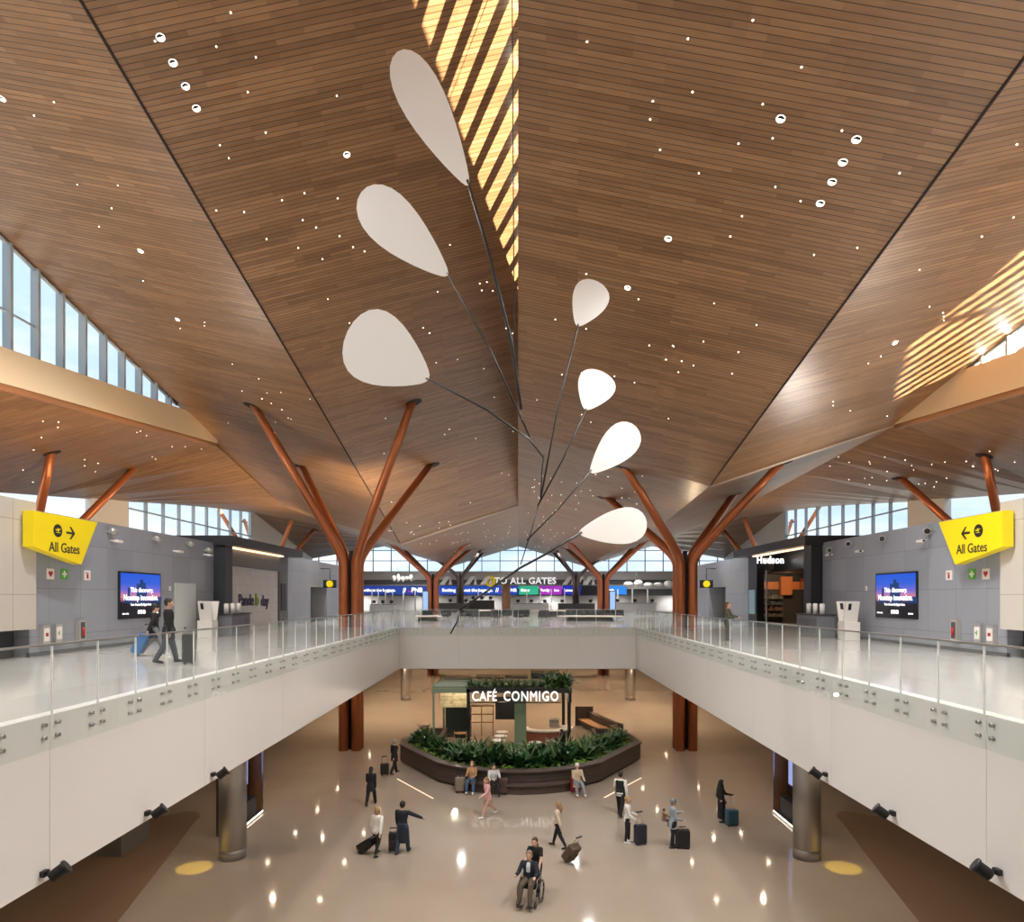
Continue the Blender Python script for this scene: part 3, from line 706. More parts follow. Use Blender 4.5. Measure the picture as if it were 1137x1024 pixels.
# ------------------------------------------------------------------ shop portals
def portal(s):
    X = 14.9; sg = lambda x0,x1,*a: (min(s*x0,s*x1),max(s*x0,s*x1),*a)
    w = 'left' if s < 0 else 'right'
    dark = CHAR if s < 0 else mat('black_portal', (.012,.012,.014), .35)
    t = thing('shop_portal','dark framed shop portal with deep canopy and white hoarding on the left' if s<0 else 'black shop portal with illuminated white name on its canopy','shopfront',(s*X,38.5,UP))
    inv = Matrix.Translation((-s*X,-38.5,-UP))
    def part(n,m,*boxes):
        b = MB(); [b.box(*q) for q in boxes]; o = b.build(n,m,t); o.data.transform(inv); return o
    part('jamb',dark,sg(14.35,17.4 if s<0 else 20.2,33.45,34.3,UP,11.3)); part('jamb',mat('portal_grey',(.13,.13,.13),.45) if s<0 else dark,sg(14.75,17.4 if s<0 else 15.2,42.2,43.75,UP,11.3))
    part('canopy',dark,sg(14.0,17.4 if s<0 else 20.3,33.3,44.4,11.3,11.75))
    part('header',mat('portal_grey',(.13,.13,.13),.45) if s<0 else dark,sg(14.7 if s<0 else 15.8,15.0 if s<0 else 16.0,34.3,42.2,10.35,11.3))
    part('cove_light',mat('cove_light',(1,.7,.4),.4,emit=2.2,ecol=(1,.62,.35)),sg(14.45,14.68,34.4,42.1,11.22,11.28))
    if s < 0:
        HO = brick_mat('white_hoarding', srgb(208,208,206), srgb(200,200,200), srgb(188,188,188), .16, .5, .02, rough=.4, axes=(1,2), offset=.5, grain=0)
        part('hoarding',HO,sg(14.85,15.0,34.3,42.2,UP,10.35))
        o = text('shop_lettering','Pande',.88,mat('letter_indigo',srgb(52,50,78),.5),(0,0,0),Matrix.Identity(4),t,bold=.012,ext=.02); o.data.transform(inv@Matrix.Translation((s*14.83,37.25,8.55))@LEFTW)
        o = text('shop_lettering','b',.95,mat('letter_green',srgb(130,150,40),.5),(0,0,0),Matrix.Identity(4),t,bold=.02,ext=.02); o.data.transform(inv@Matrix.Translation((s*14.83,38.75,8.57))@LEFTW)
        o = text('shop_lettering','day',.88,MATS['letter_indigo'],(0,0,0),Matrix.Identity(4),t,bold=.012,ext=.02); o.data.transform(inv@Matrix.Translation((s*14.83,39.95,8.5))@LEFTW)
        part('dark_window',BLACK,sg(14.7,14.75,42.4,43.3,7.9,9.6))
    else:
        o = text('shop_lettering','Hudson',.62,mat('letter_lit',(1,1,1),.3,emit=2.0),(0,0,0),Matrix.Identity(4),t,bold=.004,ext=.03,wx=.74,gap=1.12); o.data.transform(inv@Matrix.Translation((14.74,39.9,10.9))@FRONT)
        ID = mat('shop_interior_dark',(.03,.026,.024),.6); WB = mat('shop_wood_lit',srgb(170,100,50),.5)
        part('back_wall',ID,sg(20.2,20.35,34.35,48.9,UP,11.3)); part('far_wall',ID,sg(15.3,20.2,48.7,48.9,UP,11.3)); part('shop_ceiling',ID,sg(16.05,20.2,34.35,48.7,10.4,10.46))
        part('wood_band',WB,sg(15.4,20.0,48.5,48.68,9.3,9.85)); part('wood_band',WB,sg(20.0,20.18,42.0,48.4,9.3,9.85)); part('wood_tower',WB,sg(18.5,19.3,48.0,48.4,8.9,10.2)); part('red_strip',RED,sg(20.0,20.18,42.0,48.4,9.9,10.05))
        part('display_panel',mat('shop_poster',srgb(120,150,160),.4,emit=.25),sg(14.7,14.75,42.45,43.5,7.7,9.2))
        part('door_post',STEEL,sg(14.8,14.86,40.7,40.8,UP,10.35))
    return t
portal(-1); portal(1)
# shelves of goods in the black shop
for i,(x,y,rz,l) in enumerate(((19.75,45.6,0,'along the side wall'),(17.9,48.1,PI/2,'against the far wall, right'),(16.3,48.1,PI/2,'against the far wall, left'))):
    t = thing('display_shelf','dark shelf of goods inside the black shop, '+l,'shelf',(x,y,UP),rz)
    b = MB(); b.box(-.3,.3,-.75,.75,0,.1); b.box(.24,.3,-.75,.75,.1,1.9); b.build('frame', mat('shelf_black',(.015,.013,.012),.5), t)
    for k in range(4):
        b = MB(); b.box(-.26,.23,-.74,.74,.45+k*.42,.48+k*.42); b.build('shelf_board', MATS['shelf_black'], t)
        b = MB()
        for j in range(9):
            y0 = -.7+j*.155; b.box(-.2,.1,y0,y0+.11,.48+k*.42,.48+k*.42+random.uniform(.12,.3))
        o = b.build('goods', mat('goods_%d' % k,[(.09,.07,.05),(.12,.05,.03),(.05,.06,.07),(.10,.09,.06)][k],.5,var=.5,vscale=9), t); o['kind'] = 'stuff'

# ------------------------------------------------------------------ exit and gate markers at the far gallery walls
for s in (-1,1):
    w = 'left' if s < 0 else 'right'
    t = thing('gate_marker','small black sign with yellow roundel hanging by the %s brown doorway' % w,'sign',(s*14.2,51.5,9.7))
    b = MB(); b.box(-.5,.5,-.06,.06,-.25,.35,.02); b.build('sign_board', BLACK, t)
    b = MB(); b.lathe([(.26,0),(.26,.03)],seg=20); bmesh.ops.transform(b.bm, matrix=Matrix.Translation((0,-.06,.05))@FRONT, verts=b.bm.verts[:]); b.build('roundel', YEL, t)
    b = MB(); b.tube([(0,0,.35),(0,0,1.2),(s*.7,0,1.2)],.025,6); b.build('bracket', BLACK, t)

# ------------------------------------------------------------------ far concourse: lettering, led boards, totems, posts
t = thing('gates_lettering','large white lettering TO ALL GATES with yellow roundel above the far checkpoint','sign',(0,91.5,10.75))
text('lettering','TO ALL GATES',1.2,mat('letters_white',(1,1,1),.4,emit=.55),(.95,0,.2),FRONT,t,bold=.02,ext=.08,gap=1.06)
b = MB(); b.lathe([(.75,0),(.75,.1)],seg=28); bmesh.ops.transform(b.bm, matrix=Matrix.Translation((-3.75,0,.2))@FRONT, verts=b.bm.verts[:]); b.build('roundel', YEL, t)
b = MB(); plane_icon(b,(0,0),.6); bmesh.ops.transform(b.bm, matrix=Matrix.Translation((-3.75,-.12,.2))@FRONT, verts=b.bm.verts[:]); b.build('aeroplane_pictogram', INK, t)
b = MB(); b.box(-5,5,.08,.5,-.75,-.6); b.build('support_rail', BULK, t)
def led(px0, px1, col, label, words=(), em=.9):
    d = 91.6; x0, x1 = (px0-CX)*d/F, (px1-CX)*d/F
    t = thing('led_board',label,'screen',((x0+x1)/2,d,9.72)); h = .62
    b = MB(); b.box(-(x1-x0)/2,(x1-x0)/2,0,.22,-h,h); b.build('casing', BLACK, t)
    c = srgb(*col)
    b = MB(); b.box(-(x1-x0)/2+.03,(x1-x0)/2-.03,-.02,-.002,-h+.04,h-.04); b.build('picture', mat('led_%d_%d_%d' % col,(0,0,0),.4,emit=em,ecol=c,nolight=True), t)
    for body,size,px,m in words:
        text('led_lettering',body,size,m,((px-CX)*d/F-(x0+x1)/2,-.03,0),FRONT,t,bold=.012,ext=.004)
    return t
LW = mat('led_text', (1,1,1), .4, emit=1.3, nolight=True); LP = mat('led_pink', (0,0,0), .4, emit=1, ecol=srgb(190,40,120), nolight=True)
led(372,477,(30,60,150),'dark blue screen board left of the far left copper tree',(('Banking without the baggage.',.52,414,LW),('FNB',.85,463,LW),('//',.8,449,LW),('-',1.6,455,LP)))
led(487,575,(24,72,175),'blue screen board reading Banking without the baggage',(('Banking without the baggage.',.58,519,LW),('//',.8,552,LW),('FNB',.6,569,LW),('-',1.6,557,LP)))
led(576,598,(50,180,140),'small teal screen board under the gates lettering',(('Gates',.5,583,LW),))
led(599,624,(170,50,190),'small magenta screen board right of the teal one',(('Family',.5,605,LW),('lane',.4,618,LW)))
led(625,645,(30,40,180),'small navy screen board right of the magenta one',(('Lanes',.5,631,LW),('open',.3,641,LW)))
led(646,669,(20,20,24),'black switched-off screen board right of the navy one')
led(673,696,(40,140,235),'light blue screen board right of the far right copper tree',(('Info',.5,679,LW),))
TOT = mat('totem_light', (0,0,0), .4, emit=.85, ecol=srgb(170,205,250), nolight=True)
for px, w in ((472.5,'left'),(680,'right')):
    d = 75.2; t = thing('light_totem','tall pale blue lit totem beside the far %s copper tree' % w,'totem',((px-CX)*d/F,d,UP))
    b = MB(); b.box(-.36,.36,-.12,.12,0,2.6,.02); b.build('casing', CHAR, t)
    b = MB(); b.box(-.28,.28,-.135,-.122,.25,2.5); b.build('lit_face', TOT, t)
# glazed queue posts and dividers along the checkpoint
post = None
for i, px in enumerate((413,420,428,436,448,461,531,560,585,600,612,627,686,702,719)):
    d = 90.5
    if post is None:
        post = thing('checkpoint_post','slim white post of the far checkpoint front','post',((px-CX)*d/F,d,UP),0,'posts along the far checkpoint')
        b = MB(); b.box(-.07,.07,-.07,.07,0,2.95); b.build('shaft', WHITE, post); b = MB(); b.box(-.14,.14,-.14,.14,0,.06); b.build('foot', STEEL, post)
    else: dup(post, ((px-CX)*d/F,d,UP))
for i,(px,w,m,h,l) in enumerate(((425,3.2,BULK,1.0,'grey low desk at the far left of the checkpoint'),(500,5.0,DARKGREY,1.15,'dark long desk of the checkpoint left of centre'),(535,3.2,BLACK,1.5,'black tall desk of the checkpoint under the blue board'),(590,4.4,BULK,1.1,'grey long desk of the checkpoint right of centre'),(640,4.6,DARKGREY,1.1,'dark long desk of the checkpoint behind the right benches'),(705,5.4,BULK,1.15,'grey long desk at the far right of the checkpoint'))):
    d = 86.6; t = thing('checkpoint_desk',l,'desk',((px-CX)*d/F,d,UP))
    b = MB(); b.box(-w/2,w/2,-.4,.4,0,h-.05); b.build('body', m, t); b = MB(); b.box(-w/2-.06,w/2+.06,-.46,.46,h-.05,h,.01); b.build('worktop', BLACK, t)
    for k in range(3):
        b = MB(); u = -w/2+.5+k*(w-1)/2; b.box(u-.22,u+.22,-.03,.03,h+.12,h+.5,.01); b.box(u-.03,u+.03,-.02,.02,h,h+.12); b.build('monitor', BLACK, t)
t = thing('timber_pillar','round timber clad pillar behind the middle of the seating','column',((562-CX)*80/F,80,UP))
b = MB(); b.lathe([(.5,0),(.5,3.4)],seg=20); b.build('shaft', mat('pillar_wood', srgb(128,92,60), .5), t); b = MB(); b.lathe([(.56,0),(.56,.15)],seg=20); b.build('foot', DARKGREY, t)
# white cloud-like ceiling feature at the right and thin ones at the left
def cloud(px, py, w, label):
    d = 88; c = P(px,py,d); t = thing('cloud_sculpture',label,'panel',c)
    for k in range(5):
        b = MB(); u = -w/2+w*k/4; b.ball((u,0,.1*math.sin(k*2.1)),.5,(w/4.2,1.0,.75+.25*math.sin(k*1.7))); b.build('lobe', WHITE, t)
    b = MB(); b.tube([(-w*.3,0,.2),(-w*.3,0,1.6)],.02,6); b.tube([(w*.3,0,.2),(w*.3,0,1.6)],.02,6); b.build('hanger', STEEL, t)
cloud(720,649,5.2,'white cloud-shaped panel hanging at the far right above the checkpoint')
cloud(447,642.5,2.2,'thin white panel hanging at the far left above the checkpoint')
for px in (495,523,540,632,645,655): 
    d = 90.6; c = P(px,647,d); t = thing('folded_screen','small white folded panel standing in the dark band above the checkpoint','panel',(c.x,91.2,10.46),0,'folded white panels above the checkpoint')
    b = MB(); b.prism([(-.9,0),(-.25,0),(.5,1.1),(-.1,1.1)],0,.08,Matrix.Translation((0,0,0))@FRONT); b.build('left_leaf', WHITE, t)
    b = MB(); b.prism([(.3,0),(.75,0),(.55,1.05)],-.2,-.1,FRONT); b.build('right_leaf', WHITE, t)
# ------------------------------------------------------------------ lounge seating on the far concourse
LEATH = mat('dark_leather', (.035,.04,.05), .5); PALE = mat('pale_table', srgb(232,220,210), .35)
def lounge_chair():
    t = thing('lounge_chair','dark upholstered tub chair','chair')
    b = MB(); b.lathe([(.36,.18),(.40,.22),(.40,.40),(.36,.44)],seg=20); b.build('seat', LEATH, t)
    b = MB(); o = []; i_ = []
    for k in range(17):
        a = R(-20)+R(220)*k/16; o.append((.47*math.cos(a),.47*math.sin(a))); i_.append((.37*math.cos(a),.37*math.sin(a)))
    b.band(o,i_,.2,.78); b.build('backrest', LEATH, t)
    for k in range(4):
        a = R(45+90*k); b = MB(); b.tube([(.3*math.cos(a),.3*math.sin(a),.2),(.36*math.cos(a),.36*math.sin(a),0)],.02,6); b.build('leg', STEEL, t)
    return t
lc = lounge_chair(); first = True
LCS = [(475,55.5,'at the left end, behind the leftmost pale bench'),(495,60,'first from the left beyond the pale bench'),(516,60,'second from the left, in front of the far left tree'),(527,60,'third from the left, turned to the aisle'),
 (551,57,'left of the timber pillar'),(563,62,'straight in front of the timber pillar'),(576,57,'just right of the timber pillar'),(583,58,'second right of the timber pillar'),(604,57,'alone between the two pale benches'),
 (634,62,'leftmost behind the long right bench'),(646,61,'second behind the long right bench'),(656,61,'third behind the long right bench'),(668,61,'fourth behind the long right bench'),(678,60,'fifth behind the long right bench'),(687,60,'rightmost behind the long right bench')]
for k,(px,d,l) in enumerate(LCS):
    x = (px-CX)*d/F; lab = 'dark tub chair '+l
    if k == 0: lc.location = (x,d,UP); lc['label'] = lab; lc['group'] = 'dark tub chairs on the concourse'; lc.rotation_euler.z = .3
    else: dup(lc,(x,d,UP),random.uniform(-2.5,2.5),lab)
def low_table(px, d, w, dep, h, label):
    t = thing('low_bench',label,'bench',((px-CX)*d/F,d,UP))
    b = MB(); b.lathe([(.46,h-.1),(.5,h-.06),(.5,h-.02),(.48,h)],seg=32,sx=w,sy=dep); b.build('top', PALE, t)
    b = MB(); b.lathe([(.36,0),(.34,h-.1)],seg=24,sx=w,sy=dep); b.build('plinth', DARKGREY, t)
low_table(475,53.2,2.2,1.5,.42,'small pale oval bench at the left end of the seating')
low_table(538,66,4.2,1.6,.62,'pale oval bench left of the timber pillar')
low_table(612,66,3.6,1.6,.6,'pale oval bench right of the timber pillar')
low_table(655,53.0,5.2,1.5,.42,'long pale oval bench at the right of the seating')

# ------------------------------------------------------------------ gallery furniture: bin counters and white information stands
for s in (-1,1):
    w = 'left' if s < 0 else 'right'; x = s*14.0
    t = thing('recycling_counter','low grey recycling counter with three white canisters on the %s gallery' % w,'bin',(s*13.8,33.0 if s<0 else 31.7,UP))
    b = MB(); b.box(-.42,.42,-1.1,1.1,0,1.0,.03); b.build('body', mat('bin_grey', srgb(112,114,120), .4), t)
    b = MB(); b.box(-.46,.46,-1.14,1.14,1.0,1.06,.01); b.build('lid', DARKGREY, t)
    for k in range(3):
        b = MB(); b.lathe([(.11,1.06),(.11,1.5),(.08,1.54)],c=(0,-.7+.7*k,0),seg=14); b.build('canister', WHITE, t)
        b = MB(); b.box(-s*.42-.02,-s*.42+.02,-.98+.7*k,-.44+.7*k,.2,.85); b.build('flap_door', mat('bin_door', srgb(96,98,104), .4), t)
    t = thing('information_stand','white stand with two tilted boards beside the %s recycling counter' % w,'stand',(s*14.1,31.0 if s<0 else 29.1,UP)); t.scale = (.88,.88,.86)
    b = MB(); b.box(-.38,.38,-.35,.35,0,.9,.02); b.build('pedestal', mat('stand_white', srgb(226,222,214), .45), t)
    for k,(dy,rx) in enumerate(((-.12,14),(.3,-16))):
        b = MB(); M = Matrix.Translation((0,dy,.9)) @ Matrix.Rotation(R(rx),4,'X')
        b.box(-.34,.34,-.05,.05,0,1.05,.03,M); b.build('board', MATS['stand_white'], t)
        b = MB(); b.box(-.2,-.05,-.06,.06,.62,.95,.01,M); b.build('dark_slot', BLACK, t)

# ------------------------------------------------------------------ lit shop niches behind the round columns
for s in (-1,1):
    w = 'left' if s < 0 else 'right'
    t = thing('shop_niche','dark lit shop niche with blue screen under the %s gallery' % w,'shopfront',(s*10.35,26.3,0))
    fx = lambda x0,x1: (min(s*x0,s*x1),max(s*x0,s*x1))
    def pt(n,m,*bs):
        b = MB(); [b.box(*fx(q[0],q[1]),*q[2:]) for q in bs]; return b.build(n,m,t)
    pt('base',DARKGREY,(0,.62,-1.5,1.4,.02,.12)); pt('back_wall',mat('niche_dark',(.03,.028,.025),.5),(.55,.62,-1.5,1.4,.12,4.3))
    pt('side_panel',mat('niche_wood',srgb(140,96,60),.45),(.05,.54,1.3,1.4,.12,4.3)); pt('side_panel',MATS['niche_dark'],(.05,.54,-1.5,-1.4,.12,4.3))
    pt('top_panel',MATS['niche_dark'],(0,.62,-1.5,1.4,4.3,4.38))
    pt('base_light',mat('niche_light',(1,1,1),.3,emit=3.0,ecol=(1,.9,.75)),(-.02,.03,-1.45,1.35,.05,.1)); pt('frame',STEEL,(-.02,.04,1.34,1.4,.12,4.3),(-.02,.04,-1.5,-1.44,.12,4.3))
    pt('screen',BLACK,(.44,.54,-.6,1.0,1.2,3.3)); pt('screen_picture',mat('niche_screen',(0,0,0),.3,emit=.75,ecol=srgb(170,180,240),nolight=True),(.42,.439,-.5,.9,1.3,3.2))
    pt('counter',CHAR,(.12,.5,-1.1,1.0,.12,.8))

# ------------------------------------------------------------------ café island
DBROWN = brick_mat('planter_boards', srgb(72,58,52), srgb(62,50,45), srgb(30,24,22), 6, .16, .01, rough=.45, axes=(0,2), offset=.5, grain=.1)
outer = [(-5.75,41.5),(-6.25,36.2),(-3.8,32.2)]
for k in range(1,8):
    q = k/8; outer.append((-3.8+7.7*q, 32.2-1.8*math.sin(PI*q)**.8))
outer += [(3.9,32.2),(6.55,36.6),(5.9,41.5)]
cx, cy = 0.1, 40
inn = []
for x,y in outer:
    v = Vector((x-cx,y-cy)); inn.append((x-v.normalized().x*.28, y-v.normalized().y*.28))
t = thing('café_planter'.replace('é','e'),'long dark brown angular planter wall around the front of the café','planter',(0,36,0))
inv = Matrix.Translation((0,-36,0))
b = MB(); b.band(outer,inn,.1,.92); o = b.build('wall', DBROWN, t); o.data.transform(inv)
o2 = [(cx+(x-cx)*1.012,cy+(y-cy)*1.012) for x,y in outer]; i2 = [(cx+(x-cx)*.985,cy+(y-cy)*.985) for x,y in inn]
b = MB(); b.band(o2,i2,.92,.98); o = b.build('coping', mat('coping_brown', srgb(82,68,62), .4), t); o.data.transform(inv)
o3 = [(cx+(x-cx)*.985,cy+(y-cy)*.985) for x,y in outer]
b = MB(); b.band(o3,inn,0,.1); o = b.build('plinth', BLACK, t); o.data.transform(inv)
back = [(-5.3,37.2),(-3.6,35.0),(-1.5,34.2),(1.6,34.2),(3.8,35.1),(5.6,37.5)]
b = MB(); b.band(back,[(x*.95,y+.22) for x,y in back],0,.9); o = b.build('rear_wall', DBROWN, t); o.data.transform(inv)
soil = [p for p in inn[1:-1]]+back[::-1]
b = MB(); b.prism(soil,.3,.72); o = b.build('soil', mat('soil',(.02,.014,.01),.95,bump=.6,bscale=30), t); o.data.transform(inv)
# plants: broad-leaved clumps behind, low light-green cover in front
LEAF = mat('leaf_dark', (.026,.085,.022), .3, var=.45, vscale=3); LEAF2 = mat('leaf_light', (.17,.30,.04), .5, var=.35, vscale=5); LEAFY = mat('leaf_yellow', (.14,.17,.05), .5)
def leaf(b, ang, tilt, L, w, droop, base=(0,0,0)):
    d = Vector((math.cos(ang),math.sin(ang),0)); s_ = Vector((-d.y,d.x,0)); n = 7; prev = None
    p = Vector(base); th = tilt
    for i in range(n+1):
        q = i/n; wd = w*max(0.02,(math.sin(PI*q**.8)))*(1 if q > .12 else .3)
        c = p.copy(); up = Vector((0,0,1))*math.cos(th)-d*math.sin(th)
        row = [b.bm.verts.new(c-s_*wd+up*.25*wd), b.bm.verts.new(c), b.bm.verts.new(c+s_*wd+up*.25*wd)]
        if prev:
            for k in range(2):
                f = b.bm.faces.new((prev[k],prev[k+1],row[k+1],row[k])); f.smooth = True
        prev = row
        p += (d*math.cos(th)+Vector((0,0,1))*math.sin(th))*(L/n); th -= droop/n
def clump(seed, nl, L, w, tilt0, m, name, label, grp, extra=None):
    random.seed(seed)
    t = thing(name,label,'plant',(0,0,-20),0,grp)
    b = MB()
    for k in range(nl):
        leaf(b, 2.4*k+random.random(), R(random.uniform(tilt0,88)), L*random.uniform(.65,1.1), w*random.uniform(.7,1.2), R(random.uniform(35,110)), (random.uniform(-.06,.06),random.uniform(-.06,.06),0))
    b.build('foliage', m, t)
    b = MB()
    for k in range(4 if nl > 14 else 2): 
        a = k*1.7; b.tube([(0,0,-.02),(.03*math.cos(a),.03*math.sin(a),.22)],.012,5)
    b.build('stem', LEAF2, t)
    if extra:
        b = MB()
        for k in range(3): leaf(b, k*2.2+seed, R(80), L*1.25, .03, R(40), (0,0,0))
        b.build('flower_spike', LEAFY, t)
    return t
protoA = [clump(11+i,20,.85,.085,40,LEAF,'broad_leaf_plant','dark green broad-leaved plant in the back rows of the café planter','dark leafy plants in the café planter',i==0) for i in range(3)]
protoB = [clump(31+i,18,.46,.065,15,LEAF2,'ground_cover_plant','low light green plant along the front rim of the café planter','light green plants in the café planter') for i in range(2)]
def inside(p, poly):
    r = False; n = len(poly)
    for i in range(n):
        (x1,y1),(x2,y2) = poly[i],poly[(i+1)%n]
        if (y1 > p[1]) != (y2 > p[1]) and p[0] < (x2-x1)*(p[1]-y1)/(y2-y1)+x1: r = not r
    return r
random.seed(5); used = set(); nA = 0
shr = lambda x,y,k: (cx+(x-cx)*k, cy+(y-cy)*k)
pts = []
yy = 30.6
while yy < 38.2:
    xx = -6.4+random.uniform(0,.2)
    while xx < 6.6:
        p = (xx+random.uniform(-.12,.12), yy+random.uniform(-.1,.1))
        if inside(p, soil):
            ring = inside(shr(*p,1.085), soil) is False and p[1] < 35.2      # near the front rim
            pts.append((p, ring))
        xx += .43
    yy += .41
rot = random.uniform
def segd(p, a, b):
    p, a, b = Vector(p), Vector(a), Vector(b); v = b-a; u = max(0,min(1,(p-a).dot(v)/v.dot(v)))
    return (p-a-v*u).length
for (p, ring) in pts:
    fr = min(segd(p,a_,b_) for a_,b_ in zip(inn[1:-2],inn[2:-1]))
    src = protoB if fr < .7 else protoA
    if fr < .3: continue
    if src is protoA and len([q for q in used]) and random.random() < .12: continue
    k = random.randrange(len(src)); pr = src[k]; key = pr.name
    if key not in used: used.add(key); o = pr; o.location = (*p,.72); o.rotation_euler.z = rot(0,6.28)
    else: o = dup(pr,(*p,.72),rot(0,6.28))
    sc = rot(.85,1.2)*(1.25 if src is protoA else 1.0); o.scale = (sc,sc,sc)

# kiosk frame
GREENM = mat('sage_green_metal', srgb(126,140,118), .5)
t = thing('cafe_kiosk','café kiosk frame with planted roof edge and illuminated name','kiosk',(-1,39,0)); inv = Matrix.Translation((1,-39,0))
def kp(n,m,*bs,par=None):
    b = MB(); [b.box(*q) for q in bs]; o = b.build(n,m,par or t); o.data.transform(inv); return o
kp('post',BLACK,(-2.78,-2.6,36.9,37.08,0,3.75)); kp('post',GREENM,(-4.68,-4.56,37.3,37.42,0,3.75)); kp('post',BLACK,(2.72,2.9,37.6,37.8,0,3.9)); kp('post',GREENM,(-4.68,-4.56,42.4,42.52,0,3.75)); kp('post',BLACK,(2.72,2.9,42.3,42.5,0,3.75))
kp('green_column',mat('sage_column',srgb(108,124,98),.5),(-.2,.45,37.6,38.2,0,3.55))
kp('header_beam',mat('header_black',(.02,.018,.016),.5),(-2.8,2.9,36.9,37.1,3.55,3.8)); kp('header_beam',GREENM,(-4.7,-2.8,37.28,37.44,3.5,3.75)); kp('side_beam',GREENM,(-4.7,-4.54,37.44,42.5,3.55,3.75)); kp('side_beam',BLACK,(2.74,2.9,37.1,42.5,3.0,3.8))
kp('roof',GREENM,(-4.7,-2.45,37.44,40.6,3.75,3.85)); kp('roof',mat('roof_tan',srgb(150,128,98),.6),(-2.45,2.7,38.3,41.4,3.72,3.8))
kp('skylight',mat('skylight_dark',(.03,.04,.045),.2),(-4.4,-2.7,40.65,42.4,3.8,3.86),(-2.6,-.9,41.5,43.0,3.8,3.86),(-.8,.6,41.5,43.0,3.8,3.86)); kp('skylight',MATS['skylight_dark'],(.8,2.6,41.5,43.4,3.78,4.1))
kp('planter_box',MATS['header_black'],(-2.8,2.9,37.1,38.1,3.6,3.82))
MOS = brick_mat('mosaic_panel', srgb(206,190,150), srgb(150,136,98), srgb(176,164,136), .22, .16, .01, rough=.5, axes=(0,2), offset=.5, grain=.3)
kp('mosaic_panel',MOS,(-4.54,-2.8,39.6,39.7,2.35,3.55)); kp('lower_panel',mat('deep_green_panel',srgb(44,58,50),.5),(-4.5,-2.9,42.3,42.42,0,1.94)); kp('menu_board',BLACK,(-1.4,-.1,42.1,42.2,1.2,2.6)); kp('back_shelf',mat('shelf_oak',srgb(150,120,84),.5),(-3.0,-1.5,42.0,42.28,1.0,1.06),(-3.0,-1.5,42.0,42.28,1.5,1.56),(-3.0,-1.5,42.0,42.28,2.0,2.06),(-3.0,-2.94,42.0,42.28,.2,2.06),(-2.28,-2.22,42.0,42.28,.2,2.06),(-1.56,-1.5,42.0,42.28,.2,2.06))
CAF = mat('cafe_letters', (1,1,1), .4, emit=.9, ecol=(1,.97,.92))
o = text('sign_lettering','CAFÉ',.74,CAF,(0,0,0),Matrix.Identity(4),t,bold=.002,ext=.03,align='LEFT',wx=.76,gap=1.05); o.data.transform(inv@Matrix.Translation((-2.5,36.8,3.37))@FRONT)
w0 = max(v.co.x for v in o.data.vertices)-1
o = text('sign_lettering','CONMIGO',.74,CAF,(0,0,0),Matrix.Identity(4),t,bold=.007,ext=.03,align='LEFT',wx=.75,gap=1.16); o.data.transform(inv@Matrix.Translation((-.8,36.8,3.37))@FRONT)
kp('sign_rail',BLACK,(-2.6,2.3,36.84,36.9,3.02,3.07),(-2.6,2.3,36.84,36.9,3.72,3.76))
# trailing greenery on the kiosk roof edge
random.seed(9)
tr = [clump(51+i,26,.5,.035,20,mat('leaf_roof',(.06,.13,.03),.5,var=.4,vscale=4),'roof_plant','feathery green plant in the planter on the kiosk roof edge','plants on the kiosk roof') for i in range(2)]
for k in range(26):
    x = -2.6+(k%13)*.43; big = x > 1.4
    o = tr[k] if k < 2 else dup(tr[k%2])
    o.location = (x, 37.4+.4*(k//13)+random.uniform(-.1,.1), 3.82); o.rotation_euler.z = random.uniform(0,6); sc = random.uniform(1.0,1.3)*(1.6 if big else 1); o.scale = (sc,sc,sc)
for k in range(5):
    o = dup(tr[0],(1.7+.28*k,38.7+.5*math.sin(k*2),3.8),k); o.scale = (1.9,1.9,1.9)
# counter, tables, stools, chairs
TERRA = brick_mat('terracotta_tile', srgb(150,84,60), srgb(136,74,54), srgb(110,64,50), .1, .3, .006, rough=.5, axes=(0,2), offset=0, grain=.1)
t = thing('cafe_counter','curved terracotta tiled counter with white top under the café name','counter',(1.6,40.2,0))
def arc(r, a0, a1, n=18): return [(r*math.cos(R(a0+(a1-a0)*k/n)), r*math.sin(R(a0+(a1-a0)*k/n))*.8) for k in range(n+1)]
b = MB(); b.band(arc(1.5,170,395),arc(1.3,170,395),0,1.02); b.build('front', TERRA, t)
b = MB(); b.band(arc(1.62,170,395),arc(1.0,170,395),1.02,1.1); b.build('worktop', mat('counter_white',srgb(222,214,200),.3), t)
b = MB(); b.box(.25,.8,-.2,.25,1.1,1.55,.03); b.box(.3,.75,-.24,-.2,1.2,1.35); b.build('coffee_machine', STEEL, t)
def cafe_table(x, y, label, m=WHITE):
    t = thing('cafe_table',label,'table',(x,y,0))
    b = MB(); b.lathe([(.36,.72),(.38,.735),(.36,.75)],seg=24); b.build('top', m, t)
    b = MB(); b.tube([(0,0,.03),(0,0,.72)],.03,8); b.build('pedestal', BLACK, t); b = MB(); b.lathe([(.22,0),(.2,.03)],seg=18); b.build('base', BLACK, t)
cafe_table(-1.1,38.2,'nearest of three round white café tables left of the green column'); cafe_table(-1.0,39.4,'middle of three round white café tables left of the green column'); cafe_table(-.95,40.6,'farthest of three round white café tables left of the green column')
cafe_table(1.9,38.0,'small green-topped café table beside the person in black',GREENM); cafe_table(.95,37.6,'small pale café table right of the green column',PALE); cafe_table(-3.4,40.2,'small wooden café table in the left bay of the kiosk',mat('table_oak',srgb(160,124,84),.5))
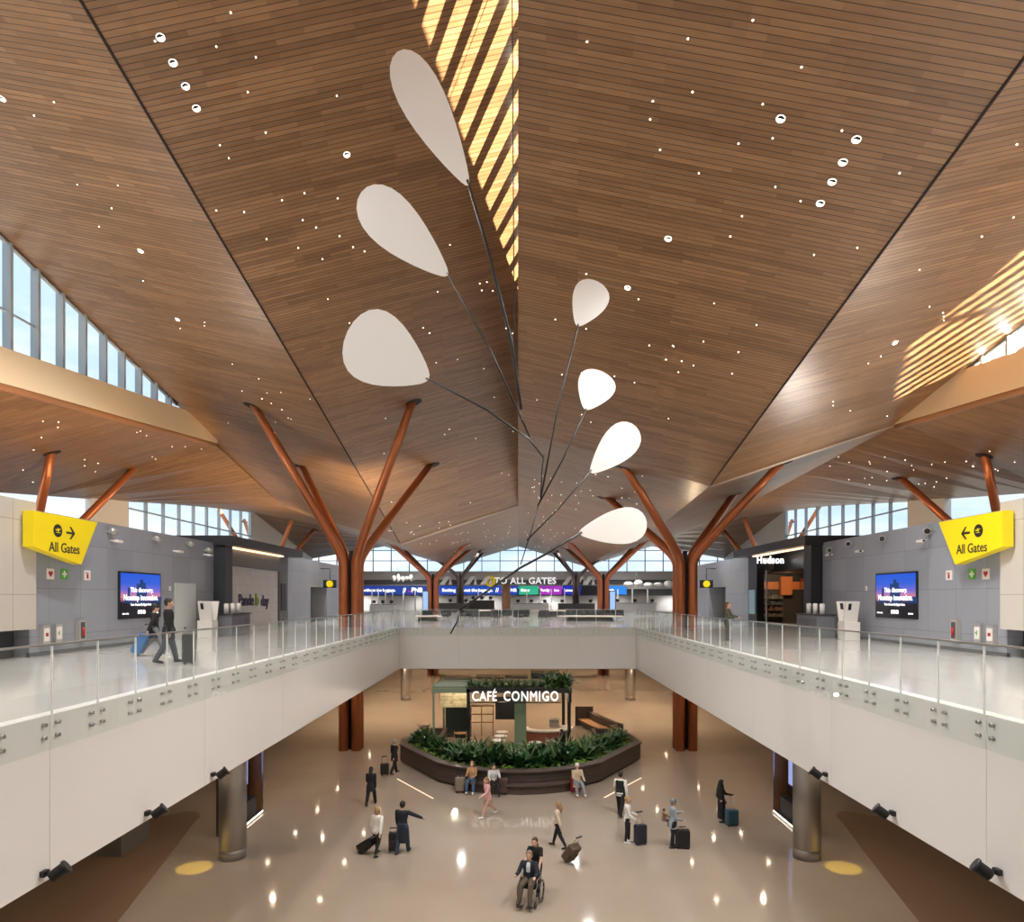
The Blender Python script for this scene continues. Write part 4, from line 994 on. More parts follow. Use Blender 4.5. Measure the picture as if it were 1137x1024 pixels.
def cafe_chair(x, y, rz, m, label):
    t = thing('cafe_chair',label,'chair',(x,y,0),rz,'café chairs')
    b = MB(); b.box(-.21,.21,-.21,.21,.43,.47,.015); b.build('seat', m, t)
    for sx in (-1,1):
        for sy in (-1,1):
            b = MB(); b.tube([(sx*.18,sy*.18,.43),(sx*.21,sy*.22,0)],.015,6); b.build('leg', m, t)
    b = MB(); b.box(-.2,.2,.19,.22,.62,.85,.01); b.tube([(-.18,.2,.46),(-.18,.21,.64)],.015,6); b.tube([(.18,.2,.46),(.18,.21,.64)],.015,6); b.build('backrest', m, t)
cafe_chair(1.35,38.15,-1.6,GREENM,'sage green café chair left of the green-topped table'); cafe_chair(2.45,38.0,1.6,GREENM,'sage green café chair under the person in black'); cafe_chair(.4,36.9,-2.6,PALE,'pale café chair in front of the green column'); cafe_chair(1.5,37.1,2.6,PALE,'pale café chair just behind the planter leaves')
cafe_chair(-1.85,38.2,-1.55,mat('rust_chair',srgb(128,58,36),.5),'rust café chair left of the nearest white table'); cafe_chair(-3.95,40.1,-1.5,MATS['table_oak'],'oak café chair at the left bay table'); cafe_chair(-2.85,40.2,1.5,MATS['table_oak'],'oak café chair right of the left bay table')
# low seating walls on both sides and the curved timber bench
for s,(x0,x1,y0,y1) in ((-1,(-5.3,-4.2,37.8,40.5)),(1,(4.3,5.55,38.1,40.3))):
    t = thing('low_planter_box','low dark brown box with black inset beside the café, %s side' % ('left' if s<0 else 'right'),'planter',((x0+x1)/2,(y0+y1)/2,0)); inv = Matrix.Translation((-(x0+x1)/2,-(y0+y1)/2,0))
    b = MB(); b.band([(x0,y0),(x1,y0),(x1,y1),(x0,y1),(x0,y0+.01)],[(x0+.2,y0+.2),(x1-.2,y0+.2),(x1-.2,y1-.2),(x0+.2,y1-.2),(x0+.2,y0+.21)],0,1.0); o = b.build('wall', mat('box_brown',srgb(72,58,52),.45), t); o.data.transform(inv)
    b = MB(); b.box(x0+.21,x1-.21,y0+.21,y1-.21,.02,.75); o = b.build('inset', BLACK, t); o.data.transform(inv)
t = thing('curved_bench','long curved timber bench with dark back right of the kiosk','bench',(5,44,0)); inv = Matrix.Translation((-5,-44,0))
bo = [(4.75,46.5),(4.95,45.5),(5.3,44.3),(5.7,43.1),(6.1,41.8)]; bi = [(4.1,46.5),(4.3,45.5),(4.65,44.3),(5.05,43.1),(5.45,41.8)]
b = MB(); b.band(bo,bi,.42,.5); o = b.build('seat', mat('bench_timber',srgb(196,148,104),.35), t); o.data.transform(inv)
b = MB(); b.band([(x+.35,y) for x,y in bo],bo,0,.95); o = b.build('backrest', MATS['box_brown'], t); o.data.transform(inv)
b = MB(); b.band([(x-.1,y) for x,y in bo],[(x+.15,y) for x,y in bi],0,.42); o = b.build('plinth', MATS['box_brown'], t); o.data.transform(inv)
b = MB(); b.box(3.9,5.1,46.5,46.7,0,1.3); o = b.build('end_panel', MATS['box_brown'], t); o.data.transform(inv)
# bench ledge along the planter front that people sit on
t = thing('planter_seat','narrow dark ledge seat running along the front of the planter','bench',(0,30.4,0)); inv = Matrix.Translation((0,-30.4,0))
fo = outer[3:10]; f2 = [(x*1.02,y-.42) for x,y in fo]
b = MB(); b.band(f2,[(x,y-.012) for x,y in fo],.38,.45); o = b.build('seat', MATS['coping_brown'], t); o.data.transform(inv)
b = MB(); b.band([(x,y+.12) for x,y in f2],[(x,y-.012) for x,y in fo],0,.38); o = b.build('plinth', MATS['box_brown'], t); o.data.transform(inv)
# light lines set in the floor
for s in (-1,1):
    a = floor_at(*((441,865),(481,887))[0]) if s < 0 else floor_at(712,864); c = floor_at(481,887) if s < 0 else floor_at(671,886)
    t = thing('floor_light','thin lit line set in the floor off the %s corner of the planter' % ('left' if s<0 else 'right'),'lamp',(a.x,a.y,0))
    v = c-a; n = Vector((-v.y,v.x,0)).normalized()*.04
    b = MB(); b.prism([(n.x,n.y),(v.x+n.x,v.y+n.y),(v.x-n.x,v.y-n.y),(-n.x,-n.y)] ,.002,.008); b.build('lens', mat('floor_light_lens',(1,.8,.6),.3,emit=.5,ecol=(1,.78,.6),nolight=True), t)
# ------------------------------------------------------------------ people
def cloth(name, c, rough=.85): return mat('cloth_'+name, c, rough)
SKIN = mat('skin_light', (.55,.33,.24), .5); SKIN2 = mat('skin_tan', (.42,.24,.16), .5)
def remesh(o, vox, smooth=True):
    m = o.modifiers.new('skin','REMESH'); m.mode = 'VOXEL'; m.voxel_size = vox; m.use_smooth_shade = True
    s = o.modifiers.new('soft','SMOOTH'); s.factor = .5; s.iterations = 2
    return o
def caps(b, pts, rad, seg=10):
    pts = [Vector(p) for p in pts]
    b.tube(pts, rad, seg)
    b.ball(pts[0], rad[0], u=10, v=7); b.ball(pts[-1], rad[-1], u=10, v=7)
def loft(b, rings, M, seg=18):
    rs = []
    for (z, rx, ry, oy) in rings:
        rs.append([b.bm.verts.new(M @ Vector((rx*math.cos(2*PI*k/seg), oy+ry*math.sin(2*PI*k/seg), z))) for k in range(seg)])
    for a, c in zip(rs, rs[1:]):
        for k in range(seg): b.bm.faces.new((a[k],a[(k+1)%seg],c[(k+1)%seg],c[k]))
    b.bm.faces.new(rs[0][::-1]); b.bm.faces.new(rs[-1])
def person(label, loc, h, rz, top, bottom, hair, shoes=(.02,.02,.02), skin=SKIN, sleeve='long', style='trousers', hairs='short', female=False,
           la=(0,8,10), ra=(0,8,10), ll=(0,2), rl=(0,2), lean=0, seat=None, head=0, nod=0, vest=None, coat=0.0, group=None, cross=0, scarf=None):
    t = thing('person', label, 'person', loc, rz, group)
    S = h
    hipw = .052 if female else .05; shw = .098 if female else .112
    def d(p, o, sd): return Vector((sd*math.sin(R(o)), -math.sin(R(p))*math.cos(R(o)), -math.cos(R(p))*math.cos(R(o))))
    legs = []
    for sd, (hp, kn) in ((1,ll),(-1,rl)):
        hj = Vector((sd*hipw,0,0))*S; k = hj+d(hp,3 if seat is None else 8,sd)*.245*S
        sh = d(hp-kn,1,sd)
        if cross and sd == 1: sh = (sh+Vector((-.55,-.2,0))).normalized()
        a = k+sh*.235*S; legs.append((hj,k,a,hp-kn))
    low = min(l[2].z for l in legs)-.038*S
    z0 = -low if seat is None else seat+.075*S
    root = Vector((0,0,z0))
    U = Matrix.Translation(root) @ Matrix.Rotation(R(lean),4,'X')
    tor = [(-.055,.082,.062,0),(0,.094,.07,0),(.06,.088,.064,-.002),(.12,.078 if female else .084,.056,-.004),(.19,.092 if female else .10,.066,-.006),(.25,.098 if female else .11,.064,-.002),(.29,.082,.05,.004),(.312,.04,.036,.006)]
    sc = lambda rs, g=0.0: [(z*S, rx*S+g, ry*S+g, oy*S) for z,rx,ry,oy in rs]
    body = MB(); loft(body, sc(tor), U)
    hd = U @ Vector((0,-.012*S,.40*S)); H = Matrix.Translation(hd) @ Matrix.Rotation(R(head),4,'Z') @ Matrix.Rotation(R(nod),4,'X')
    caps(body, [U @ Vector((0,.004*S,.29*S)), hd-Vector((0,0,.03*S))], [.034*S,.031*S])
    body.ball(hd, .062*S, (.82,.95,1.12), M=H.to_3x3().to_4x4()); body.ball(H @ Vector((0,-.022*S,-.03*S)), .043*S, (.85,.85,1))
    caps(body, [H @ Vector((0,-.056*S,.006*S)), H @ Vector((0,-.069*S,-.012*S))], [.006*S,.010*S], 8)
    for sx in (-1,1): body.ball(H @ Vector((sx*.053*S,.004*S,-.004*S)), .015*S, (.4,.8,1.2))
    caps(body, [H @ Vector((-.016*S,-.056*S,-.036*S)), H @ Vector((.016*S,-.056*S,-.036*S))], [.006*S,.006*S], 6)
    arms = []
    for sd, (pt, out, el) in ((1,la),(-1,ra)):
        s_ = U @ (Vector((sd*shw,0,.268))*S); e = s_+d(pt,out,sd)*.172*S; w = e+d(pt+el,out*.4-(el*.12),sd)*.145*S
        arms.append((s_,e,w)); caps(body, [s_,s_+(e-s_)*.5,e,e+(w-e)*.4,w], [.031*S,.028*S,.024*S,.024*S,.016*S])
        f = (w-e).normalized(); side = f.cross(Vector((0,1,0)) if abs(f.y) < .8 else Vector((0,0,1))).normalized(); pn = f.cross(side)
        pc = w+f*.026*S; caps(body, [w,pc], [.015*S,.018*S], 8)
        for q in range(4):
            base = pc+side*(q-1.5)*.0105*S+f*.012*S; Lf = (.036,.042,.040,.031)[q]*S
            mid = base+f*Lf*.55+pn*.004*S*sd; caps(body, [base,mid,mid+(f*.8+pn*.5*sd).normalized()*Lf*.5], [.0062*S,.0058*S,.005*S], 6)
        tb = w+f*.012*S+side*.016*S; caps(body, [tb, tb+(f*.7+side*.7).normalized()*.022*S, tb+(f*.95+side*.3).normalized()*.042*S], [.0075*S,.0068*S,.0055*S], 6)
    for (hj,k,a,sp) in legs:
        caps(body, [root+hj,root+hj+(k-hj)*.4,root+k,root+k+(a-k)*.3,root+a], [.058*S,.052*S,.036*S,.034*S,.021*S], 12)
    remesh(body.build('body', skin, t), .0115)
    # shoes
    for (hj,k,a,sp) in legs:
        b = MB(); an = root+a; fd = Vector((0,-math.cos(R(sp*.45)),-max(0,math.sin(R(-sp*.45)))*1.0)).normalized()
        caps(b, [an+Vector((0,.02*S,-.016*S)), an+Vector((0,.02*S,-.016*S))+fd*.06*S, an+Vector((0,.02*S,-.02*S))+fd*.115*S], [.025*S,.026*S,.02*S])
        caps(b, [an, an-Vector((0,-.01*S,.015*S))], [.023*S,.025*S])
        remesh(b.build('shoe', cloth('shoe_%d' % int(1000*shoes[0]), shoes, .5), t), .014)
    # lower garment
    bm_ = cloth('b_%d_%d_%d' % tuple(int(900*c) for c in bottom), bottom)
    b = MB()
    if style == 'trousers':
        loft(b, sc([(-.075,.078,.062,0),(-.03,.095,.075,0),(.03,.096,.073,0),(.075,.09,.067,0)],.004), U if seat is None else U)
        for (hj,k,a,sp) in legs:
            caps(b, [root+hj,root+hj+(k-hj)*.4,root+k,root+k+(a-k)*.4,root+a+(k-a)*.04], [.066*S,.06*S,.046*S,.043*S,.036*S], 12)
    elif style == 'leggings':
        loft(b, sc([(-.075,.076,.06,0),(-.03,.093,.072,0),(.03,.094,.07,0),(.07,.088,.065,0)],.003), U)
        for (hj,k,a,sp) in legs:
            caps(b, [root+hj,root+hj+(k-hj)*.4,root+k,root+k+(a-k)*.3,root+a+(k-a)*.08], [.062*S,.056*S,.040*S,.037*S,.026*S], 12)
    else:
        ln = .42 if style == 'gown' else .2
        loft(b, sc([(-ln,.125 if style=='gown' else .13,.10,-.01),(-ln*.5,.115,.09,-.005),(-.03,.1,.078,0),(.07,.088,.066,0)],.004), U)
    remesh(b.build('skirt' if style in ('gown','skirt') else 'trousers', bm_, t), .016)
    # top garment
    tm = cloth('t_%d_%d_%d' % tuple(int(900*c) for c in top), top)
    b = MB(); rings = list(tor)
    rings[0] = (-.06-coat*.1,.10+.01*coat,.078+.008*coat,0); rings[1] = (0,.102,.08,0)
    if coat: rings.insert(0, (-.06-coat*.2,.118,.088,0))
    loft(b, sc(rings,.012), U)
    for (s_,e,w) in arms:
        if sleeve == 'long': caps(b, [s_,s_+(e-s_)*.5,e,e+(w-e)*.4,w+(e-w)*.03], [.042*S,.038*S,.034*S,.032*S,.026*S])
        elif sleeve == 'short': caps(b, [s_,s_+(e-s_)*.6], [.042*S,.04*S])
    remesh(b.build('jacket' if coat else 'top', tm, t), .016)
    if vest:
        b = MB(); rr = [(z,rx,ry,oy) for z,rx,ry,oy in tor[:7]]; rr[0] = (-.03,.1,.078,0); loft(b, sc(rr,.024), U)
        remesh(b.build('vest', cloth('v_%d' % int(900*vest[0]), vest), t), .018)
    if scarf:
        b = MB(); loft(b, sc([(.15,.03,.012,-.085),(.24,.035,.014,-.08),(.3,.028,.02,-.045)],.004), U); remesh(b.build('shirt_front', cloth('sc_%d' % int(900*scarf[0]), scarf), t), .014)
    # hair
    hm = mat('hair_%d_%d' % (int(1000*hair[0]),int(1000*hair[2])), hair, .6)
    b = MB(); b.ball(H @ Vector((0,.012*S,.014*S)), .066*S, (.86,.95,1.08), M=H.to_3x3().to_4x4())
    if hairs == 'long':
        caps(b, [H @ Vector((0,.035*S,0)), H @ Vector((0,.058*S,-.07*S)), H @ Vector((0,.062*S,-.15*S))], [.05*S,.05*S,.035*S])
    elif hairs == 'bun': b.ball(H @ Vector((0,.06*S,.035*S)), .028*S)
    elif hairs == 'bob':
        for sx in (-1,1): caps(b, [H @ Vector((sx*.048*S,.012*S,.01*S)), H @ Vector((sx*.05*S,.01*S,-.05*S))], [.022*S,.018*S])
        caps(b, [H @ Vector((0,.035*S,0)), H @ Vector((0,.04*S,-.05*S))], [.045*S,.035*S])
    elif hairs == 'veil':
        caps(b, [H @ Vector((0,.02*S,.01*S)), U @ Vector((0,.02*S,.25*S)), U @ Vector((0,.05*S,.1*S))], [.066*S,.09*S,.08*S])
    elif hairs == 'beanie': b.ball(H @ Vector((0,.004*S,.026*S)), .068*S, (.9,.98,.95))
    remesh(b.build('hair' if hairs not in ('veil','beanie') else ('headscarf' if hairs == 'veil' else 'beanie'), hm, t), .013)
    for sx in (-1,1):
        b = MB(); b.ball(H @ Vector((sx*.021*S,-.0555*S,.008*S)), .0065*S, u=8, v=6); b.build('eye', INK, t)
    return t
def suitcase(label, loc, rz, w=.42, hh=.62, dp=.26, col=(.02,.02,.022), tilt=0.0, ext=.35, soft=False, name='suitcase'):
    t = thing(name, label, 'luggage', loc, rz)
    M = Matrix.Rotation(R(tilt),4,'X')
    m = mat('case_%d_%d_%d' % tuple(int(999*c) for c in col), col, .7 if soft else .35)
    lift = .5*dp*abs(math.sin(R(tilt)))
    T = Matrix.Translation((0,0,lift)) @ M
    b = MB(); b.box(-w/2,w/2,-dp/2,dp/2,.05,.05+hh,.05,T); b.build('shell', m, t)
    b = MB()
    if soft:
        b.box(-w*.38,w*.38,-dp/2-.04,-dp/2+.01,.1,.05+hh*.6,.02,T); b.build('front_pocket', m, t)
    else:
        for k in range(5): x = -w*.36+w*.18*k; b.box(x-.014,x+.014,-dp/2-.008,dp/2+.008,.1,hh,.004,T)
        b.build('ribs', m, t)
    for sx in (-1,1):
        for sy in (-1,1):
            b = MB(); c = T @ Vector((sx*(w/2-.06),sy*(dp/2-.05),.03)); 
            if tilt and c.z > .12: b.bm.free(); continue
            b.tube([c-Vector((.018,0,0)),c+Vector((.018,0,0))],.03,10); b.build('wheel', BLACK, t)
    if ext:
        b = MB(); z1 = .05+hh+ext
        for sx in (-1,1): b.tube([T @ Vector((sx*.1,dp*.3,.05+hh-.05)), T @ Vector((sx*.1,dp*.3,z1))],.009,6)
        b.build('telescopic_handle', STEEL, t); b = MB(); b.box(-.13,.13,dp*.3-.02,dp*.3+.02,z1-.015,z1+.02,.008,T); b.build('grip', BLACK, t)
    return t
NAVY = (.012,.016,.028); BLK = (.010,.010,.011); JEAN = (.05,.09,.17); WHT = (.72,.70,.66)
BRN = (.06,.03,.015); GREY = (.3,.29,.27); BLOND = (.38,.24,.11); DK = (.012,.009,.008)
fl = floor_at
person('person in dark clothes walking along the planter corner, wheeling a black suitcase', fl(438,859), 1.74, R(140), BLK, BLK, GREY, la=(5,10,15), ra=(-30,12,5), ll=(18,6), rl=(-14,18), coat=.4)
suitcase('black rounded suitcase wheeled beside the planter corner', fl(427,861), R(20), .4,.55,.26,BLK,ext=.3)
person('person with long black hair in dark clothes walking near the left copper column', fl(412,894), 1.66, R(175), BLK, BLK, DK, hairs='long', female=True, la=(12,6,40), ra=(-12,6,30), ll=(-16,14), rl=(20,6), coat=.4)
person('person with short blond hair in a white sweater pulling a black duffel', fl(419,950), 1.68, R(160), WHT, BLK, BLOND, hairs='bob', female=True, style='leggings', la=(-5,8,20), ra=(-28,14,6), ll=(16,8), rl=(-18,14))
suitcase('black wheeled duffel tilted behind the person in the white sweater', fl(398,947), R(75), .36,.58,.30,BLK,tilt=58,ext=.4,soft=True)
person('person in long dark navy coat stretching an arm out to the right', fl(447,947), 1.80, R(165), NAVY, (.03,.05,.09), DK, la=(10,6,10), ra=(38,62,20), ll=(-10,10), rl=(16,5), coat=1.2)
suitcase('black upright case carried next to the navy coat', fl(437,946), R(8), .34,.62,.26,BLK,ext=.12,soft=True)
# seated on the planter ledge
SE = .45
def seat_on(px, y): return Vector(((px-CX)*y/F, y, 0))
person('person in tan jacket and jeans sitting on the planter ledge, leftmost of three', seat_on(524,30.55), 1.70, R(-8), (.38,.21,.10), JEAN, (.25,.12,.05), shoes=(.7,.7,.68), hairs='long', female=True, seat=SE, la=(35,6,60), ra=(35,6,60), ll=(84,72), rl=(84,80), lean=-4, coat=.3)
person('person in pale grey top and black trousers sitting on the planter ledge', seat_on(548,30.2), 1.72, R(10), (.55,.55,.55), BLK, DK, seat=SE, la=(40,8,65), ra=(30,8,55), ll=(84,70), rl=(84,82), lean=8, nod=12)
person('white-haired person in beige coat sitting cross-legged behind a red suitcase', seat_on(641,30.2), 1.70, R(12), (.48,.38,.26), (.22,.24,.26), (.62,.58,.52), shoes=(.7,.68,.65), seat=SE, la=(30,6,50), ra=(30,6,60), ll=(80,45), rl=(84,82), lean=-3, coat=.4, hairs='beanie')
def on_ground(px, d): return Vector(((px-CX)*d/F, d, 0))
suitcase('beige suitcase standing left of the seated person in jeans', fl(511,880), R(5), .46,.62,.28,(.20,.16,.12),ext=.08,soft=True)
suitcase('rust brown bag on a grey suitcase right of the second seated person', fl(559,882), R(-10), .42,.66,.26,(.10,.05,.04),ext=.05,soft=True)
suitcase('bright red suitcase in front of the white-haired seated person', fl(639,879.5), R(4), .44,.62,.28,(.30,.012,.02),ext=.1)
person('person with long brown hair in pink top hurrying past the planter', fl(542,907), 1.66, R(-60), (.62,.34,.33), (.30,.2,.15), (.2,.11,.06), shoes=(.7,.65,.6), hairs='long', female=True, style='skirt', la=(30,8,40), ra=(-25,10,30), ll=(26,6), rl=(-22,26), lean=6)
person('person in black vest over white shirt walking near the planter right corner', fl(689,906), 1.80, R(150), WHT, BLK, DK, vest=BLK, la=(15,14,20), ra=(-15,14,20), ll=(14,6), rl=(-14,16))
person('blond person in white sweater and black leggings standing with a navy suitcase', fl(697,936), 1.66, R(80), WHT, BLK, BLOND, shoes=(.75,.75,.72), hairs='bun', female=True, style='leggings', la=(18,6,50), ra=(15,6,40), ll=(4,3), rl=(-4,3))
suitcase('navy suitcase with raised handle beside the white sweater', fl(711,938), R(20), .42,.66,.26,(.018,.022,.035),ext=.42)
person('person in grey beanie and blue-grey jacket carrying a child on the left arm', fl(747,941), 1.72, R(100), (.26,.31,.35), BLK, (.2,.2,.2), hairs='beanie', female=True, style='leggings', la=(25,10,80), ra=(5,10,70), ll=(6,4), rl=(-6,4), coat=.3)
person('small child in brown clothes held by the person in the grey beanie', fl(744,941)+Vector((-.2,.05,.75)), .8, R(100), (.2,.12,.08), (.15,.08,.06), BRN, seat=.15, la=(40,10,60), ra=(40,10,60), ll=(70,70), rl=(70,60))
suitcase('black suitcase with four wheels right of the blue-grey jacket', fl(758,942), R(-5), .48,.6,.30,BLK,ext=.06)
person('person in long black robe and headscarf standing with a teal suitcase', fl(801,913), 1.66, R(70), (.014,.012,.012), (.011,.011,.011), (.01,.01,.01), hairs='veil', female=True, style='gown', la=(30,8,55), ra=(10,6,20), coat=.5)
suitcase('teal blue suitcase with long raised handle beside the black robe', fl(812.5,917), R(10), .46,.58,.28,(.03,.09,.13),ext=.52)
person('blond person in cream jacket walking away, pulling a brown suitcase', fl(620,941), 1.66, R(-120), (.55,.45,.34), BLK, (.3,.18,.09), hairs='long', female=True, style='leggings', la=(-28,12,8), ra=(15,8,20), ll=(-20,14), rl=(22,6))
suitcase('brown suitcase tilted on its wheels behind the cream jacket', fl(629,957), R(40), .42,.64,.28,(.09,.055,.035),tilt=38,ext=.35,soft=True)
# wheelchair with passenger and the person pushing it
wc = fl(588,1002); wrz = R(-16)
t = thing('wheelchair','black wheelchair with spoked wheels carrying a passenger in dark suit','wheelchair',wc,wrz)
for sx in (-1,1):
    b = MB(); c = Vector((sx*.31,.14,.31)); N = 28
    b.tube([c+Vector((0,.29*math.cos(2*PI*k/N),.29*math.sin(2*PI*k/N))) for k in range(N+1)],.02,8); w = b.build('drive_wheel', BLACK, t)
    b = MB()
    for k in range(12): b.tube([c,c+Vector((0,.28*math.cos(2*PI*k/12),.28*math.sin(2*PI*k/12)))],.004,4)
    b.build('spokes', STEEL, w)
    b = MB(); b.tube([c+Vector((sx*.045,.25*math.cos(2*PI*k/N),.25*math.sin(2*PI*k/N))) for k in range(N+1)],.009,6); b.build('push_rim', STEEL, w)
    b = MB(); b.tube([(sx*.24,-.34,.09),(sx*.28,-.34,.09)],.09,14); b.build('front_caster', BLACK, t)
    b = MB(); b.tube([(sx*.25,.22,.31),(sx*.25,.24,.95),(sx*.25,.38,.98)],.014,8); b.tube([(sx*.25,.22,.5),(sx*.25,-.25,.5),(sx*.25,-.34,.2)],.014,8); b.tube([(sx*.27,.22,.7),(sx*.27,-.18,.7),(sx*.27,-.2,.5)],.016,8); b.tube([(sx*.25,-.3,.45),(sx*.22,-.52,.12)],.012,8); b.build('side_frame', STEEL, t)
    b = MB(); b.box(sx*.14-.09,sx*.14+.09,-.62,-.46,.085,.105,.008); b.build('footrest', BLACK, t)
    b = MB(); b.tube([(sx*.25,.32,.975),(sx*.25,.42,.985)],.022,8); b.build('push_grip', BLACK, t)
b = MB(); b.box(-.24,.24,-.24,.2,.47,.52,.015); b.build('seat', BLACK, t)
b = MB(); b.box(-.24,.24,.2,.235,.5,.93,.012); b.build('backrest', BLACK, t)
person('person in dark jacket, light shirt and olive trousers sitting in the wheelchair', wc+Vector((.0,.02,0)), 1.74, wrz, NAVY, (.10,.075,.05), (.25,.16,.12), seat=.52, la=(38,16,55), ra=(38,16,55), ll=(84,60), rl=(84,66), lean=2, coat=.3, scarf=(.55,.6,.66))
off = Matrix.Rotation(wrz,3,'Z') @ Vector((0,.72,0))
person('person with dark hair in black short-sleeved top pushing the wheelchair', wc+off, 1.70, wrz, BLK, BLK, BRN, skin=SKIN, sleeve='short', hairs='long', female=True, la=(34,10,30), ra=(34,10,30), ll=(16,6), rl=(-12,14), lean=10)
# café guest, gallery walkers
person('person in black sitting at the green-topped café table', (2.5,37.95,0), 1.72, R(-80), BLK, (.05,.05,.06), DK, hairs='veil', seat=.47, la=(35,8,60), ra=(35,8,60), ll=(84,82), rl=(84,78), lean=8, coat=.3)
def gal(px, d): return Vector(((px-CX)*d/F, d, UP))
person('taller person in black jacket walking on the left gallery past the screen', gal(187,18.9), 1.84, R(130), BLK, (.05,.06,.08), DK, la=(18,14,10), ra=(-10,10,15), ll=(18,5), rl=(-16,16), coat=.4, head=-20)
person('shorter person in black jacket and cap walking on the left gallery', gal(171.5,21.2), 1.66, R(130), BLK, (.16,.17,.18), (.01,.01,.01), hairs='beanie', shoes=(.7,.7,.7), la=(10,8,15), ra=(-30,14,8), ll=(-18,14), rl=(20,5), coat=.5)
suitcase('bright blue suitcase pulled tilted along the left gallery', gal(150,21.0), R(105), .42,.62,.28,(.03,.16,.42),tilt=24,ext=.3)
suitcase('big dark suitcase rolling in front of the taller gallery walker', gal(209.5,18.6), R(120), .48,.78,.3,(.016,.016,.018),ext=.15)
person('person with long brown hair in olive jacket on the right gallery by the rail', gal(808,28.5), 1.64, R(60), (.06,.06,.035), BLK, (.1,.045,.025), hairs='long', female=True, la=(30,8,50), ra=(20,8,50), coat=.3)
# ------------------------------------------------------------------ downlights
def hit(px, py):
    """where the ray through a pixel meets the ceiling"""
    prev = None; d = 6.0
    while d < 97.5:
        x = (px-CX)*d/F; z = EYE-(py-CY)*d/F
        if abs(x) < 29.5 and z >= roof_z(x,d): return Vector((x,d,roof_z(x,d)))
        d += .05
    return None
def normal(x, d):
    gx = (roof_z(x+.05,d)-roof_z(x-.05,d))/.1; gy = (roof_z(x,d+.05)-roof_z(x,d-.05))/.1
    return Vector((gx,gy,-1)).normalized()
def big_light(px, py, label):
    p = hit(px,py); n = normal(p.x,p.y)
    t = thing('downlight', label, 'lamp', p)
    q = Vector((0,0,-1)).rotation_difference(n).to_matrix().to_4x4()
    b = MB(); N = 24; A = Matrix.Translation((0,0,0)) @ q
    b.tube([A @ Vector((.098*math.cos(2*PI*k/N),.098*math.sin(2*PI*k/N),-.012)) for k in range(N+1)],.014,6); b.build('trim_ring', WHITE, t)
    b = MB(); b.lathe([(.09,-.03),(.085,-.008)],seg=20); bmesh.ops.transform(b.bm, matrix=A, verts=b.bm.verts[:]); b.build('lens', LIT, t)
    b = MB(); b.prism([(.09*math.cos(R(195)+R(150)*k/10),.09*math.sin(R(195)+R(150)*k/10)) for k in range(11)],-.05,-.032,A); b.build('baffle', BLACK, t)
    return p
bigs = []
for s, w, L in ((-1,'left',((178,38),(192,67),(206,94),(218,118))),(1,'right',((951,152),(936,178),(924,201),(911,224)))):
    for (px,py),k in zip(L,('first','second','third','fourth')):
        bigs.append(big_light(px,py,'%s from the top of four large recessed downlights in a row, %s slope' % (k,w)))
for px,py,l in ((385,170,'single larger downlight in the left slope beside the topmost white petals'),(867,129,'single larger downlight above the row of four, right slope'),(742,264,'single larger downlight mid right slope'),(697,318,'single larger downlight right of the small upper petal'),(2,108,'larger downlight at the left end of the outer left slope'),(156,278,'larger downlight in the middle of the outer left slope'),(197,354,'larger downlight above the left window band'),(994,380,'larger downlight in the outer right slope by the sun stripes')):
    bigs.append(big_light(px,py,l))
random.seed(21)
regs = {}
def reg(p): 
    s = 'left' if p.x < 0 else 'right'; a = abs(p.x)
    if p.y > 56: return 'tiny recessed downlight in the far ceiling above the concourse, %s half' % s
    return 'tiny recessed downlight in the %s %s ceiling slope' % ({0:'inner',1:'outer',2:'low'}[0 if a < 9.6 else 1 if a < 19.2 else 2], s)
spots = []
def small(px, py):
    p = hit(px,py)
    if not p: return
    l = reg(p); n = normal(p.x,p.y); key = l
    q = Vector((0,0,-1)).rotation_difference(n)
    if 'proto' not in regs:
        b = MB(); b.lathe([(.021,-.012),(.021,0)],seg=10); o = b.build('small_downlight', LIT); regs['proto'] = o.data
    else:
        o = bpy.data.objects.new('small_downlight', regs['proto']); COL.objects.link(o)
    o.location = p+n*.004; o.rotation_mode = 'QUATERNION'; o.rotation_quaternion = q
    sc = .75+p.y*.006; o.scale = (sc,sc,1)
    tag(o, l, 'lamp', l.replace('tiny recessed downlight','tiny downlights'))
    spots.append(p)
for px,py in ((172,44),(256,13),(240,50),(284,62),(275,100),(374,106),(244,160),(295,146),(254,175),(240,233),(271,234),(313,222),(375,219),(338,214),(336,243),(296,264),(331,274),(358,287),(364,331),(388,358),(351,252),(377,262),(392,274),
 (764,42),(836,22),(890,74),(769,100),(847,113),(725,111),(722,131),(733,166),(820,157),(858,153),(935,143),(999,191),(776,191),(861,207),(889,222),(824,239),(811,261),(904,282),(952,274),(793,336),(747,383),(748,384),(770,405),(709,332),(652,46),(651,303),(820,391),(840,360),(781,379),(813,414),(757,401),
 (86,204),(131,205),(38,128),(60,112),(124,231),(110,251),(159,311),(176,344),(200,364),(227,357),(227,361),(243,413),(258,404),
 (1129,160),(1125,241),(1090,262),(1021,299),(1032,340),(1047,347),(1048,351),(1048,355),(964,403),(978,395),(925,446),(925,450),(944,456),(985,462)): small(px,py)
def scatter(x0,x1,y0,y1,n,ok=lambda x,y:True):
    k = 0
    while k < n:
        x, y = random.uniform(x0,x1), random.uniform(y0,y1)
        if ok(x,y): small(x,y); k += 1
scatter(400,570,250,560,34); scatter(585,760,330,470,14); scatter(590,720,525,560,44); scatter(580,640,565,625,34); scatter(455,572,575,605,24); scatter(500,572,590,615,22,lambda x,y: True)
scatter(20,230,465,550,34,lambda x,y: y < 545); scatter(250,345,420,480,14); scatter(910,1060,505,545,22); scatter(1040,1130,500,535,9); scatter(425,470,555,598,8)
